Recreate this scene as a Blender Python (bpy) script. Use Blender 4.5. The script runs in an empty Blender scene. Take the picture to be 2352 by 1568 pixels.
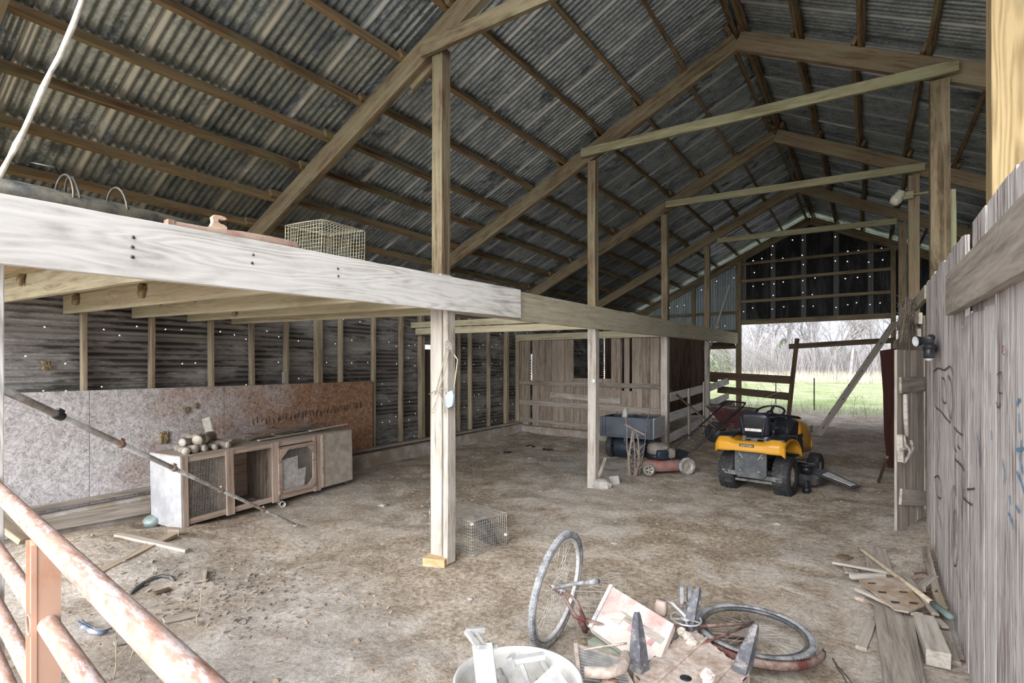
import bpy, math, random
from mathutils import Vector, Matrix, noise
R = random.Random(7)
SC = bpy.context.scene
COL = SC.collection
# ------------------------------------------------------------------ camera
F_PX, HZ, YAW, EYE = 1240.0, 838.0, math.radians(33.39), 1.68
cd = bpy.data.cameras.new('camera'); cam = bpy.data.objects.new('camera', cd); COL.objects.link(cam)
cd.sensor_width = 36; cd.lens = F_PX/2352*36; cd.shift_y = (HZ-784)/2352; cd.clip_start = 0.05; cd.clip_end = 600
cam.location = (0, 0, EYE); cam.rotation_euler = (math.pi/2, 0, YAW)
SC.camera = cam
# ------------------------------------------------------------------ sky, daylight, exposure
w = bpy.data.worlds.new('sky'); SC.world = w; w.use_nodes = True
nt = w.node_tree; nt.nodes.clear()
wo = nt.nodes.new('ShaderNodeOutputWorld'); bg = nt.nodes.new('ShaderNodeBackground')
tc = nt.nodes.new('ShaderNodeTexCoord'); nz = nt.nodes.new('ShaderNodeTexNoise'); rp = nt.nodes.new('ShaderNodeValToRGB')
nz.inputs['Scale'].default_value = 2.2; nz.inputs['Detail'].default_value = 5
rp.color_ramp.elements[0].position = .35; rp.color_ramp.elements[0].color = (.78, .82, .93, 1)
rp.color_ramp.elements[1].position = .65; rp.color_ramp.elements[1].color = (.93, .94, 1, 1)
nt.links.new(tc.outputs['Generated'], nz.inputs['Vector']); nt.links.new(nz.outputs['Fac'], rp.inputs['Fac'])
nt.links.new(rp.outputs['Color'], bg.inputs['Color']); nt.links.new(bg.outputs['Background'], wo.inputs['Surface'])
bg.inputs['Strength'].default_value = 1.2
sd = bpy.data.lights.new('sun', 'SUN'); sun = bpy.data.objects.new('sun', sd); COL.objects.link(sun)
sd.energy = 8.6; sd.angle = math.radians(75); sd.color = (1, .985, .96)
sun.rotation_euler = Vector((-.12, 1, -.36)).to_track_quat('-Z', 'Y').to_euler(); sun.location = (0, -8, 8)
vs = SC.view_settings; vs.view_transform = 'Standard'; vs.look = 'None'; vs.exposure = 0.12; vs.gamma = 1; vs.use_curve_mapping = False
SC.cycles.max_bounces = 10; SC.cycles.diffuse_bounces = 6; SC.cycles.transparent_max_bounces = 12

# ------------------------------------------------------------------ geometry helpers
SN, CS = math.sin(YAW), math.cos(YAW)
def at(u, v, X=None, Y=None, Z=None):
    """a point in the place that the sight line (u,v) meets at a known X, Y or Z"""
    D = Vector((-SN+CS*(u-1176)/F_PX, CS+SN*(u-1176)/F_PX, (HZ-v)/F_PX))
    k = X/D.x if X is not None else Y/D.y if Y is not None else (Z-EYE)/D.z
    return D*k+Vector((0, 0, EYE))
def atd(u, v, d):
    return Vector((-SN+CS*(u-1176)/F_PX, CS+SN*(u-1176)/F_PX, (HZ-v)/F_PX))*d+Vector((0, 0, EYE))
def nse(x, y, s, seed=0): return noise.noise(Vector((x*s, y*s, seed)))
def g(x, y):
    t = min(max((y-3.2)/13, 0), 1)
    z = .27*t
    damp = 1 if y < 16 else .3
    z += damp*(.035*nse(x, y, .9, 3)+.018*nse(x, y, 3, 9)+.011*nse(x, y, 9, 5)+.006*nse(x, y, 19, 6))
    z += .16*math.exp(-((x+5.6)**2/.5+(y-1.9)**2/.5))            # dirt heap by the left wall
    z += .10*math.exp(-((x-.35)**2/.15+(y-6.3)**2/.8))           # rubble by the open door
    z -= .09*math.exp(-((x+6.35)**2/.03+(y-2.75)**2/.05))
    return z
def atg(u, v, h=0):
    p = at(u, v, Z=h)
    for _ in range(6): p = at(u, v, Z=g(p.x, p.y)+h)
    return p
def basis(d, up=(0, 0, 1)):
    x = Vector(d).normalized(); up = Vector(up)
    if abs(x.dot(up.normalized())) > .98: up = Vector((0, 1, 0)) if abs(x.y) < .9 else Vector((1, 0, 0))
    y = up.cross(x).normalized(); z = x.cross(y)
    return x, y, z
class MB:
    def __init__(s): s.v = []; s.f = []; s.r = []; s.sm = []
    def add(s, vs, fs, smooth=False):
        n = len(s.v); s.v += [tuple(q) for q in vs]; s.f += [tuple(i+n for i in q) for q in fs]
        r = R.random(); s.r += [r]*len(fs); s.sm += [smooth]*len(fs); return s
    def box(s, c, size, ax=None):
        c = Vector(c); a = ax or (Vector((1, 0, 0)), Vector((0, 1, 0)), Vector((0, 0, 1)))
        h = [k/2 for k in size]; vs = []
        for i in (-1, 1):
            for j in (-1, 1):
                for k in (-1, 1): vs.append(c+a[0]*i*h[0]+a[1]*j*h[1]+a[2]*k*h[2])
        return s.add(vs, [(0, 1, 3, 2), (4, 6, 7, 5), (0, 4, 5, 1), (2, 3, 7, 6), (0, 2, 6, 4), (1, 5, 7, 3)])
    def bx(s, x0, x1, y0, y1, z0, z1): return s.box(((x0+x1)/2, (y0+y1)/2, (z0+z1)/2), (x1-x0, y1-y0, z1-z0))
    def bar(s, p0, p1, wy, wz, up=(0, 0, 1)):
        p0, p1 = Vector(p0), Vector(p1); a = basis(p1-p0, up)
        return s.box((p0+p1)/2, ((p1-p0).length, wy, wz), a)
    def tube(s, pts, r, n=8, cap=True, closed=False):
        pts = [Vector(p) for p in pts]; m = len(pts); rs = r if isinstance(r, (list, tuple)) else [r]*m
        vs = []; prev = None
        for i, p in enumerate(pts):
            if closed: d = pts[(i+1) % m]-pts[i-1]
            else: d = pts[min(i+1, m-1)]-pts[max(i-1, 0)]
            d = d.normalized() if d.length > 1e-9 else Vector((0, 0, 1))
            if prev is None:
                x, y, z = basis(d); 
            else:
                y = (prev-d*prev.dot(d)).normalized(); z = d.cross(y)
            prev = y
            for k in range(n):
                t = 2*math.pi*k/n; vs.append(p+(y*math.cos(t)+z*math.sin(t))*rs[i])
        fs = []
        for i in range(m if closed else m-1):
            for k in range(n):
                a, b = i*n+k, i*n+(k+1) % n; j = ((i+1) % m)*n
                fs.append((a, b, j+(k+1) % n, j+k))
        if cap and not closed:
            fs.append(tuple(range(n))[::-1]); fs.append(tuple((m-1)*n+k for k in range(n)))
        return s.add(vs, fs, True)
    def cyl(s, p0, p1, r, r1=None, n=16): return s.tube([p0, p1], [r, r if r1 is None else r1], n)
    def lathe(s, prof, c=(0, 0, 0), ax=(0, 0, 1), n=24, closed=False):
        c = Vector(c); a = Vector(ax).normalized(); _, y, z = basis(a)
        vs = []
        for (r, h) in prof:
            for k in range(n):
                t = 2*math.pi*k/n; vs.append(c+a*h+(y*math.cos(t)+z*math.sin(t))*r)
        m = len(prof); fs = []
        for i in range(m if closed else m-1):
            j = (i+1) % m
            for k in range(n): fs.append((i*n+k, i*n+(k+1) % n, j*n+(k+1) % n, j*n+k))
        return s.add(vs, fs, True)
    def torus(s, c, ax, R0, r, n=40, m=10, sq=1):
        return s.lathe([(R0+r*math.cos(2*math.pi*k/m), sq*r*math.sin(2*math.pi*k/m)) for k in range(m)], c, ax, n, True)
    def prism(s, out, ext):
        ext = Vector(ext); n = len(out); vs = [Vector(p) for p in out]+[Vector(p)+ext for p in out]
        return s.add(vs, [tuple(range(n))[::-1], tuple(range(n, 2*n))]+[(i, (i+1) % n, n+(i+1) % n, n+i) for i in range(n)])
    def loft(s, secs, cap=True, smooth=True):
        n = len(secs[0]); vs = [q for se in secs for q in se]; fs = []
        for i in range(len(secs)-1):
            for k in range(n): fs.append((i*n+k, i*n+(k+1) % n, (i+1)*n+(k+1) % n, (i+1)*n+k))
        if cap: fs += [tuple(range(n))[::-1], tuple((len(secs)-1)*n+k for k in range(n))]
        return s.add(vs, fs, smooth)
    def grid(s, fn, nu, nv, smooth=True):
        vs = [fn(i/nu, j/nv) for i in range(nu+1) for j in range(nv+1)]
        return s.add(vs, [(i*(nv+1)+j, (i+1)*(nv+1)+j, (i+1)*(nv+1)+j+1, i*(nv+1)+j+1) for i in range(nu) for j in range(nv)], smooth)
    def rock(s, c, r, sq=(1, 1, .7), n=7, m=10):
        sd = R.random()*99; vs = []; c = Vector(c)
        for i in range(n+1):
            for k in range(m):
                a, b = math.pi*i/n, 2*math.pi*k/m
                d = Vector((math.sin(a)*math.cos(b), math.sin(a)*math.sin(b), math.cos(a)))
                q = 1+.45*noise.noise(d*1.6+Vector((sd, 0, 0)))
                vs.append(c+Vector((d.x*sq[0], d.y*sq[1], d.z*sq[2]))*r*q)
        fs = [(i*m+k, i*m+(k+1) % m, (i+1)*m+(k+1) % m, (i+1)*m+k) for i in range(n) for k in range(m)]
        return s.add(vs, fs, False)
    def build(s, name, mat, parent=None, world=False, loc=None, bevel=0, label=None):
        me = bpy.data.meshes.new(name); v = s.v
        if loc is not None: v = [tuple(Vector(q)-Vector(loc)) for q in v]
        me.from_pydata(v, [], s.f); me.update()
        me.polygons.foreach_set('use_smooth', s.sm)
        at_ = me.attributes.new('rnd', 'FLOAT', 'FACE'); at_.data.foreach_set('value', s.r)
        me.materials.append(mat); o = bpy.data.objects.new(name, me); COL.objects.link(o)
        if loc is not None: o.location = loc
        if bevel:
            b = o.modifiers.new('bevel', 'BEVEL'); b.width = bevel; b.segments = 2; b.limit_method = 'ANGLE'
        setpar(o, parent, world)
        if label: o['label'] = label
        return o
def wmat(o):
    m = Matrix.LocRotScale(o.location, o.rotation_euler, o.scale) if o.rotation_mode != 'QUATERNION' else Matrix.LocRotScale(o.location, o.rotation_quaternion, o.scale)
    if o.parent: m = wmat(o.parent)@o.matrix_parent_inverse@m
    return m
def setpar(o, parent, world):
    if parent is None: return
    o.parent = parent
    if world: o.matrix_parent_inverse = wmat(parent).inverted()
def tag(o, label, cat, group=None, kind=None):
    o['label'] = label; o['category'] = cat
    if group: o['group'] = group
    if kind: o['kind'] = kind
    return o
def struct(o, label=None, cat=None):
    o['kind'] = 'structure'
    if label: o['label'] = label
    if cat: o['category'] = cat
    return o
def empty(name, loc, label, cat, rz=0, group=None):
    o = bpy.data.objects.new(name, None); COL.objects.link(o); o.location = loc; o.rotation_euler = (0, 0, rz); o.empty_display_size = .1
    return tag(o, label, cat, group)
def timber(name, p0, p1, wy, wz, mat, up=(0, 0, 1), parent=None, world=True, warp=.004, rough=.0015, seg=None, taper=None, label=None):
    """a sawn board: long axis local X, so that its grain follows it"""
    p0, p1 = Vector(p0), Vector(p1); L = (p1-p0).length; x, y, z = basis(p1-p0, up)
    n = seg or max(2, int(L/.3)); vs = []; fs = []; c = .0025
    ph, ph2 = R.random()*9, R.random()*9
    for i in range(n+1):
        t = i/n; oy = warp*math.sin(ph+3*t); oz = warp*math.sin(ph2+2.4*t)
        k = 1 if not taper else 1+(taper-1)*t
        a, b = wy/2*k, wz/2*k
        for (sy, sz, dy, dz) in ((-1, -1, 0, c), (-1, -1, c, 0), (1, -1, -c, 0), (1, -1, 0, c), (1, 1, 0, -c), (1, 1, -c, 0), (-1, 1, c, 0), (-1, 1, 0, -c)):
            vs.append((L*t, sy*a+dy+oy+R.uniform(-rough, rough), sz*b+dz+oz+R.uniform(-rough, rough)))
    for i in range(n):
        for k in range(8): fs.append((i*8+k, i*8+(k+1) % 8, (i+1)*8+(k+1) % 8, (i+1)*8+k))
    fs += [tuple(range(8))[::-1], tuple(n*8+k for k in range(8))]
    me = bpy.data.meshes.new(name); me.from_pydata(vs, [], fs); me.update(); me.materials.append(mat)
    o = bpy.data.objects.new(name, me); COL.objects.link(o)
    M = Matrix((x, y, z)).transposed(); o.location = p0; o.rotation_euler = M.to_euler()
    setpar(o, parent, world)
    if label: o['label'] = label
    return o
ORD = ['first', 'second', 'third', 'fourth', 'fifth', 'sixth', 'seventh', 'eighth', 'ninth', 'tenth', 'eleventh', 'twelfth', 'thirteenth', 'fourteenth', 'fifteenth', 'sixteenth', 'seventeenth', 'eighteenth', 'nineteenth', 'twentieth']

# ------------------------------------------------------------------ materials
def newmat(name):
    m = bpy.data.materials.new(name); m.use_nodes = True; t = m.node_tree; b = t.nodes['Principled BSDF']
    return m, t, b
def N(t, ty, **kw):
    n = t.nodes.new(ty)
    for k, v in kw.items():
        if hasattr(n, k) and k not in ('Scale',): setattr(n, k, v)
        else: n.inputs[k].default_value = v
    return n
def ramp(t, stops):
    r = t.nodes.new('ShaderNodeValToRGB'); e = r.color_ramp.elements
    while len(e) > 1: e.remove(e[-1])
    e[0].position, c = stops[0]; e[0].color = (*c, 1)
    for p, c in stops[1:]:
        q = e.new(p); q.color = (*c, 1)
    return r
def mixc(t, mode='MIX', fac=.5):
    m = t.nodes.new('ShaderNodeMix'); m.data_type = 'RGBA'; m.blend_type = mode; m.inputs[0].default_value = fac
    return m
def math_(t, op, a=None, b=None, c=None):
    m = t.nodes.new('ShaderNodeMath'); m.operation = op
    for i, q in enumerate((a, b, c)):
        if q is None: continue
        if isinstance(q, (int, float)): m.inputs[i].default_value = q
        else: t.links.new(q, m.inputs[i])
    return m.outputs[0]
def plain(name, col, rough=.6, metal=0, var=.25, scale=18, bump=.15, dirt=None, dirt_amt=.4, spec=.5):
    m, t, b = newmat(name); L = t.links.new
    tc = N(t, 'ShaderNodeTexCoord'); n = N(t, 'ShaderNodeTexNoise'); n.inputs['Scale'].default_value = scale; n.inputs['Detail'].default_value = 6
    L(tc.outputs['Object'], n.inputs['Vector'])
    d = tuple(c*(1-var) for c in col); l = tuple(min(1, c*(1+var)) for c in col)
    r = ramp(t, [(.3, d), (.7, l)]); L(n.outputs['Fac'], r.inputs[0]); out = r.outputs[0]
    if dirt:
        n2 = N(t, 'ShaderNodeTexNoise'); n2.inputs['Scale'].default_value = scale*.35; n2.inputs['Detail'].default_value = 8; n2.inputs['Roughness'].default_value = .7
        L(tc.outputs['Object'], n2.inputs['Vector'])
        r2 = ramp(t, [(.62-dirt_amt*.45, (0, 0, 0)), (.72-dirt_amt*.3, (1, 1, 1))]); L(n2.outputs['Fac'], r2.inputs[0])
        mx = mixc(t); L(r2.outputs[0], mx.inputs[0]); L(out, mx.inputs[6]); mx.inputs[7].default_value = (*dirt, 1); out = mx.outputs[2]
    L(out, b.inputs['Base Color']); b.inputs['Roughness'].default_value = rough; b.inputs['Metallic'].default_value = metal
    b.inputs['Specular IOR Level'].default_value = spec
    if bump:
        bp = N(t, 'ShaderNodeBump'); bp.inputs['Strength'].default_value = bump; bp.inputs['Distance'].default_value = .01
        L(n.outputs['Fac'], bp.inputs['Height']); L(bp.outputs[0], b.inputs['Normal'])
    return m
def wood(name, dark, light, axis=0, grain=22, patch=None, patch_amt=.5, contrast=1, rings=.35, bump=.35):
    """weathered wood, grain along the given local axis"""
    m, t, b = newmat(name); L = t.links.new
    tc = N(t, 'ShaderNodeTexCoord'); oi = N(t, 'ShaderNodeObjectInfo'); an = N(t, 'ShaderNodeAttribute'); an.attribute_name = 'rnd'
    rn = math_(t, 'ADD', oi.outputs['Random'], an.outputs['Fac'])
    cb = N(t, 'ShaderNodeCombineXYZ'); L(math_(t, 'MULTIPLY', rn, 37), cb.inputs[0]); L(math_(t, 'MULTIPLY', rn, 11), cb.inputs[1]); L(math_(t, 'MULTIPLY', rn, 23), cb.inputs[2])
    ad = N(t, 'ShaderNodeVectorMath'); ad.operation = 'ADD'; L(tc.outputs['Object'], ad.inputs[0]); L(cb.outputs[0], ad.inputs[1])
    def mapped(k, s):
        mp = N(t, 'ShaderNodeMapping'); sc = [k, k, k]; sc[axis] = s; mp.inputs['Scale'].default_value = sc
        L(ad.outputs[0], mp.inputs['Vector']); return mp.outputs[0]
    n1 = N(t, 'ShaderNodeTexNoise'); n1.inputs['Scale'].default_value = 1; n1.inputs['Detail'].default_value = 9; n1.inputs['Roughness'].default_value = .68
    n1.inputs['Distortion'].default_value = .4
    L(mapped(grain, 1.2), n1.inputs['Vector'])
    wv = N(t, 'ShaderNodeTexNoise'); wv.inputs['Scale'].default_value = 1; wv.inputs['Detail'].default_value = 2
    L(mapped(6, .7), wv.inputs['Vector'])
    rg = math_(t, 'SINE', math_(t, 'MULTIPLY', wv.outputs['Fac'], 90))
    h = math_(t, 'ADD', n1.outputs['Fac'], math_(t, 'MULTIPLY', rg, .10*rings))
    h = math_(t, 'ADD', h, math_(t, 'MULTIPLY', math_(t, 'SUBTRACT', math_(t, 'FRACT', math_(t, 'MULTIPLY', rn, 7.3)), .5), .16))
    lo, hi = .5-.2/contrast, .5+.2/contrast
    mid = tuple((a*.45+c*.55) for a, c in zip(dark, light))
    r = ramp(t, [(lo, dark), (.5, mid), (hi, light)]); L(h, r.inputs[0]); out = r.outputs[0]
    if patch:
        n2 = N(t, 'ShaderNodeTexNoise'); n2.inputs['Scale'].default_value = 1; n2.inputs['Detail'].default_value = 7; n2.inputs['Roughness'].default_value = .7
        L(mapped(5, 2.2), n2.inputs['Vector'])
        r2 = ramp(t, [(.6-patch_amt*.35, (0, 0, 0)), (.78-patch_amt*.25, (1, 1, 1))]); L(n2.outputs['Fac'], r2.inputs[0])
        mx = mixc(t); L(math_(t, 'MULTIPLY', r2.outputs[0], .75), mx.inputs[0]); L(out, mx.inputs[6]); mx.inputs[7].default_value = (*patch, 1); out = mx.outputs[2]
    L(out, b.inputs['Base Color']); b.inputs['Roughness'].default_value = .85; b.inputs['Specular IOR Level'].default_value = .2
    bp = N(t, 'ShaderNodeBump'); bp.inputs['Strength'].default_value = bump; bp.inputs['Distance'].default_value = .012
    L(h, bp.inputs['Height']); L(bp.outputs[0], b.inputs['Normal'])
    return m
def corr(name, ax_seam, base_d, base_l, dirt, dirt_amt, metal, rough, seam=.61, seam_w=.1, seamcol=None, holes=None, along=0, rust=None, dust=None):
    """old galvanised corrugated sheet; ax_seam is the axis across the sheets; holes = (axis a, axis b, scale, radius, share)"""
    m, t, b = newmat(name); L = t.links.new
    tc = N(t, 'ShaderNodeTexCoord'); sp = N(t, 'ShaderNodeSeparateXYZ'); L(tc.outputs['Object'], sp.inputs[0])
    c = sp.outputs[ax_seam]
    fr = math_(t, 'DIVIDE', c, seam); cell = math_(t, 'FLOOR', fr); f2 = math_(t, 'FRACT', fr)
    wn = N(t, 'ShaderNodeTexWhiteNoise'); wn.noise_dimensions = '1D'; L(cell, wn.inputs['W'])
    isseam = math_(t, 'LESS_THAN', f2, seam_w)
    mp = N(t, 'ShaderNodeMapping'); s = [9, 9, 9]; s[along] = 1.1; mp.inputs['Scale'].default_value = s; L(tc.outputs['Object'], mp.inputs['Vector'])
    n1 = N(t, 'ShaderNodeTexNoise'); n1.inputs['Scale'].default_value = 1; n1.inputs['Detail'].default_value = 8; n1.inputs['Roughness'].default_value = .7
    L(mp.outputs[0], n1.inputs['Vector'])
    h = math_(t, 'ADD', n1.outputs['Fac'], math_(t, 'MULTIPLY', math_(t, 'SUBTRACT', wn.outputs['Value'], .5), .14))
    r = ramp(t, [(.35, base_d), (.65, base_l)]); L(h, r.inputs[0]); out = r.outputs[0]
    sp2 = N(t, 'ShaderNodeTexVoronoi'); sp2.inputs['Scale'].default_value = 55; L(tc.outputs['Object'], sp2.inputs['Vector'])
    mxs = mixc(t, 'OVERLAY', .25); L(out, mxs.inputs[6]); L(sp2.outputs['Color'], mxs.inputs[7]); 
    bw = N(t, 'ShaderNodeRGBToBW'); L(sp2.outputs['Color'], bw.inputs[0]); L(bw.outputs[0], mxs.inputs[7]); out = mxs.outputs[2]
    if dirt:
        mp2 = N(t, 'ShaderNodeMapping'); s = [1.6, 1.6, 5]; s2 = [3.2]*3; s2[along] = .8; mp2.inputs['Scale'].default_value = s2; L(tc.outputs['Object'], mp2.inputs['Vector'])
        n2 = N(t, 'ShaderNodeTexNoise'); n2.inputs['Scale'].default_value = 1; n2.inputs['Detail'].default_value = 10; n2.inputs['Roughness'].default_value = .72
        L(mp2.outputs[0], n2.inputs['Vector'])
        r2 = ramp(t, [(.62-dirt_amt*.4, (0, 0, 0)), (.68-dirt_amt*.3, (1, 1, 1))]); L(n2.outputs['Fac'], r2.inputs[0])
        mx = mixc(t); L(math_(t, 'MULTIPLY', r2.outputs[0], .93), mx.inputs[0]); L(out, mx.inputs[6]); mx.inputs[7].default_value = (*dirt, 1); out = mx.outputs[2]
        dr = r2.outputs[0]
    if seamcol:
        mx = mixc(t); L(math_(t, 'MULTIPLY', isseam, .7), mx.inputs[0]); L(out, mx.inputs[6]); mx.inputs[7].default_value = (*seamcol, 1); out = mx.outputs[2]
    if dust:   # painted rib shading: a lighter dust tone on the upper flank of every rib
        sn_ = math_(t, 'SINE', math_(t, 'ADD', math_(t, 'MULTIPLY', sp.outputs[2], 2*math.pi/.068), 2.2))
        rib_light = ramp(t, [(.35, (0, 0, 0)), (.8, (1, 1, 1))]); L(math_(t, 'ADD', math_(t, 'MULTIPLY', sn_, .35), n1.outputs['Fac']), rib_light.inputs[0])
        mx = mixc(t); L(math_(t, 'MULTIPLY', rib_light.outputs[0], .55), mx.inputs[0]); L(out, mx.inputs[6]); mx.inputs[7].default_value = (*dust, 1); out = mx.outputs[2]
    L(out, b.inputs['Base Color']); b.inputs['Metallic'].default_value = metal; b.inputs['Roughness'].default_value = rough
    if dirt:
        L(math_(t, 'MULTIPLY', math_(t, 'SUBTRACT', 1, dr), metal), b.inputs['Metallic'])
        L(math_(t, 'ADD', math_(t, 'MULTIPLY', dr, .9-rough), rough), b.inputs['Roughness'])
    if holes:
        a1, a2, s1, s2_, rad, share = holes
        cb = N(t, 'ShaderNodeCombineXYZ'); L(math_(t, 'MULTIPLY', sp.outputs[a1], s1), cb.inputs[0]); L(math_(t, 'MULTIPLY', sp.outputs[a2], s2_), cb.inputs[1])
        vo = N(t, 'ShaderNodeTexVoronoi'); vo.voronoi_dimensions = '2D'; vo.inputs['Scale'].default_value = 1; vo.inputs['Randomness'].default_value = .45; L(cb.outputs[0], vo.inputs['Vector'])
        sub = N(t, 'ShaderNodeVectorMath'); sub.operation = 'SUBTRACT'; L(cb.outputs[0], sub.inputs[0]); L(vo.outputs['Position'], sub.inputs[1])
        sc = N(t, 'ShaderNodeVectorMath'); sc.operation = 'DIVIDE'; L(sub.outputs[0], sc.inputs[0]); sc.inputs[1].default_value = (s1, s2_, 1)
        ln = N(t, 'ShaderNodeVectorMath'); ln.operation = 'LENGTH'; L(sc.outputs[0], ln.inputs[0])
        s3 = N(t, 'ShaderNodeSeparateColor'); L(vo.outputs['Color'], s3.inputs[0])
        hole = math_(t, 'MULTIPLY', math_(t, 'LESS_THAN', ln.outputs['Value'], rad), math_(t, 'LESS_THAN', s3.outputs[0], share))
        L(math_(t, 'SUBTRACT', 1, hole), b.inputs['Alpha'])
    return m
M = {}
M['timber'] = wood('roof timber', (.08, .058, .034), (.32, .25, .165), patch=(.26, .245, .155), patch_amt=.45)
M['purlin'] = wood('purlin', (.075, .046, .024), (.32, .225, .13), patch=(.22, .215, .12), patch_amt=.4)
M['tie'] = wood('tie board', (.16, .14, .08), (.45, .42, .27), patch=(.33, .36, .22), patch_amt=.5)
M['post_tan'] = wood('tan post', (.19, .13, .06), (.46, .35, .19), patch=(.40, .33, .19), patch_amt=.4, rings=1.2)
M['white'] = wood('limed beam', (.27, .255, .23), (.86, .85, .82), grain=16, patch=(.84, .835, .82), patch_amt=.75, rings=1.1, contrast=.9)
M['pale'] = wood('pale weathered', (.22, .185, .15), (.66, .61, .55), patch=(.60, .575, .54), patch_amt=.6, contrast=1)
M['palefar'] = wood('pale beam', (.22, .19, .13), (.58, .53, .41), patch=(.52, .50, .40), patch_amt=.5)
M['joist'] = wood('joist', (.28, .24, .16), (.68, .62, .46), patch=(.56, .54, .36), patch_amt=.5)
M['stud'] = wood('stud', (.16, .125, .09), (.50, .42, .32), patch=(.38, .35, .23), patch_amt=.4)
M['grey'] = wood('grey board', (.19, .165, .14), (.52, .47, .42), contrast=1)
M['greyz'] = wood('grey boards upright', (.13, .10, .075), (.48, .40, .33), axis=2, patch=(.42, .37, .33), patch_amt=.4)
M['rightz'] = wood('limed boards upright', (.25, .20, .185), (.86, .83, .83), axis=2, grain=34, patch=(.82, .81, .83), patch_amt=.5, contrast=1.2, rings=.8, bump=.6)
M['darkz'] = wood('dark boards upright', (.03, .02, .014), (.14, .10, .075), axis=2)
M['dark'] = wood('dark board', (.05, .035, .025), (.20, .145, .10))
M['loft'] = wood('loft boards', (.22, .16, .085), (.56, .44, .28), axis=1, rings=.8)
M['red'] = wood('rusty red', (.018, .008, .007), (.06, .022, .018), axis=2)
M['roof'] = corr('roof sheet', 1, (.22, .27, .31), (.50, .58, .63), (.07, .085, .10), .20, .85, .30, seam=.61, seam_w=.12, seamcol=(.74, .80, .84), along=0)
M['wallcorr'] = corr('wall sheet', 2, (.22, .22, .23), (.52, .52, .53), (.03, .027, .024), .48, .3, .55, seam=.66, seam_w=.1, seamcol=(.30, .29, .27), holes=(1, 2, 6.2, 3.0, .0085, .42), along=1, dust=(.36, .35, .33))  # the dust tone carries the painted shading of the ribs
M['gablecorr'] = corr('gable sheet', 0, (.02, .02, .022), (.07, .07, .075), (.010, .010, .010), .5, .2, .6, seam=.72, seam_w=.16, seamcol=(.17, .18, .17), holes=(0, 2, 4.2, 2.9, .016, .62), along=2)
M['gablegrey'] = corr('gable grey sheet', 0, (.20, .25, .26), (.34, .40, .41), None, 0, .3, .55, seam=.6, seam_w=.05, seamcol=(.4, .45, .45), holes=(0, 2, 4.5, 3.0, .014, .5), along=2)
M['cage'] = plain('galvanised wire', (.50, .49, .46), .45, .5, bump=0)
M['wirewarm'] = plain('dull wire', (.42, .40, .30), .5, .4, bump=0)
M['traymaroon'] = plain('tray maroon', (.07, .022, .024), .5, dirt=(.14, .10, .09), dirt_amt=.25)
M['concrete'] = plain('concrete', (.48, .46, .45), .9, scale=9, bump=.5, dirt=(.33, .28, .22), dirt_amt=.5)
M['tyre'] = plain('tyre', (.03, .032, .038), .7, scale=30, bump=.3, dirt=(.10, .10, .10), dirt_amt=.2)
M['tyredust'] = plain('dusty tyre', (.13, .14, .16), .85, scale=40, bump=.4, dirt=(.36, .37, .39), dirt_amt=.55)
M['rim'] = plain('rim', (.55, .52, .46), .5, .2, dirt=(.33, .29, .25), dirt_amt=.5)
M['yellow'] = plain('yellow paint', (.72, .36, .035), .32, var=.06, scale=5, bump=0, dirt=(.50, .32, .12), dirt_amt=.2)
M['black'] = plain('black plastic', (.018, .02, .026), .4, var=.2, bump=.05, dirt=(.10, .10, .10), dirt_amt=.12)
M['seat'] = plain('seat vinyl', (.016, .02, .034), .35, var=.2, bump=.1)
M['greymetal'] = plain('grey metal', (.09, .10, .11), .5, .3, dirt=(.25, .24, .22), dirt_amt=.35)
M['steel'] = plain('steel', (.60, .61, .62), .45, .3, dirt=(.30, .27, .24), dirt_amt=.3)
M['redpaint'] = plain('faded red', (.36, .075, .08), .6, scale=14, dirt=(.27, .21, .18), dirt_amt=.62)
M['dust'] = plain('dusty plastic', (.22, .205, .18), .9, scale=12, bump=.4)
M['cart'] = plain('cart steel', (.05, .06, .08), .3, .6, var=.3, scale=4, bump=.05, dirt=(.13, .135, .15), dirt_amt=.12)
M['cartlight'] = plain('cart side', (.55, .57, .6), .4, .2)
M['blue'] = plain('dark blue plastic', (.015, .025, .045), .5)
M['rust'] = plain('rust', (.26, .12, .075), .85, scale=25, bump=.4, dirt=(.42, .33, .29), dirt_amt=.5)
M['rustlight'] = plain('dusty rust', (.60, .51, .46), .85, scale=30, bump=.4, dirt=(.40, .29, .23), dirt_amt=.3)
M['rustdark'] = plain('black flaking paint', (.13, .14, .17), .6, .2, scale=40, bump=.5, dirt=(.42, .39, .38), dirt_amt=.22)
M['maroon'] = plain('maroon frame', (.13, .045, .04), .6, dirt=(.30, .24, .21), dirt_amt=.45)
M['plastic'] = plain('white plastic', (.66, .66, .645), .45, var=.04, bump=0, dirt=(.50, .48, .45), dirt_amt=.25)
M['whitepaint'] = plain('white paint', (.64, .65, .66), .5, var=.06, dirt=(.42, .42, .45), dirt_amt=.3)
M['greywhite'] = plain('weathered whitish panel', (.50, .51, .54), .8, var=.12, scale=8, dirt=(.36, .37, .40), dirt_amt=.4)
M['pinkpanel'] = plain('stained panel', (.66, .60, .56), .7, scale=10, dirt=(.56, .30, .29), dirt_amt=.32)
M['fin'] = plain('fin metal', (.52, .52, .52), .5, .4)
M['stone'] = plain('stone', (.42, .40, .38), .9, scale=14, bump=.6)
M['stick'] = wood('stick', (.14, .11, .09), (.42, .36, .31), grain=40)
M['bark'] = plain('log bark', (.36, .33, .29), .9, scale=30, bump=.8, dirt=(.24, .21, .18))
M['logend'] = plain('log end', (.55, .50, .44), .9, scale=20)
M['cord'] = plain('rope', (.80, .77, .68), .8, scale=40, bump=.5)
M['saw'] = plain('blue saw', (.38, .55, .72), .5)
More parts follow.
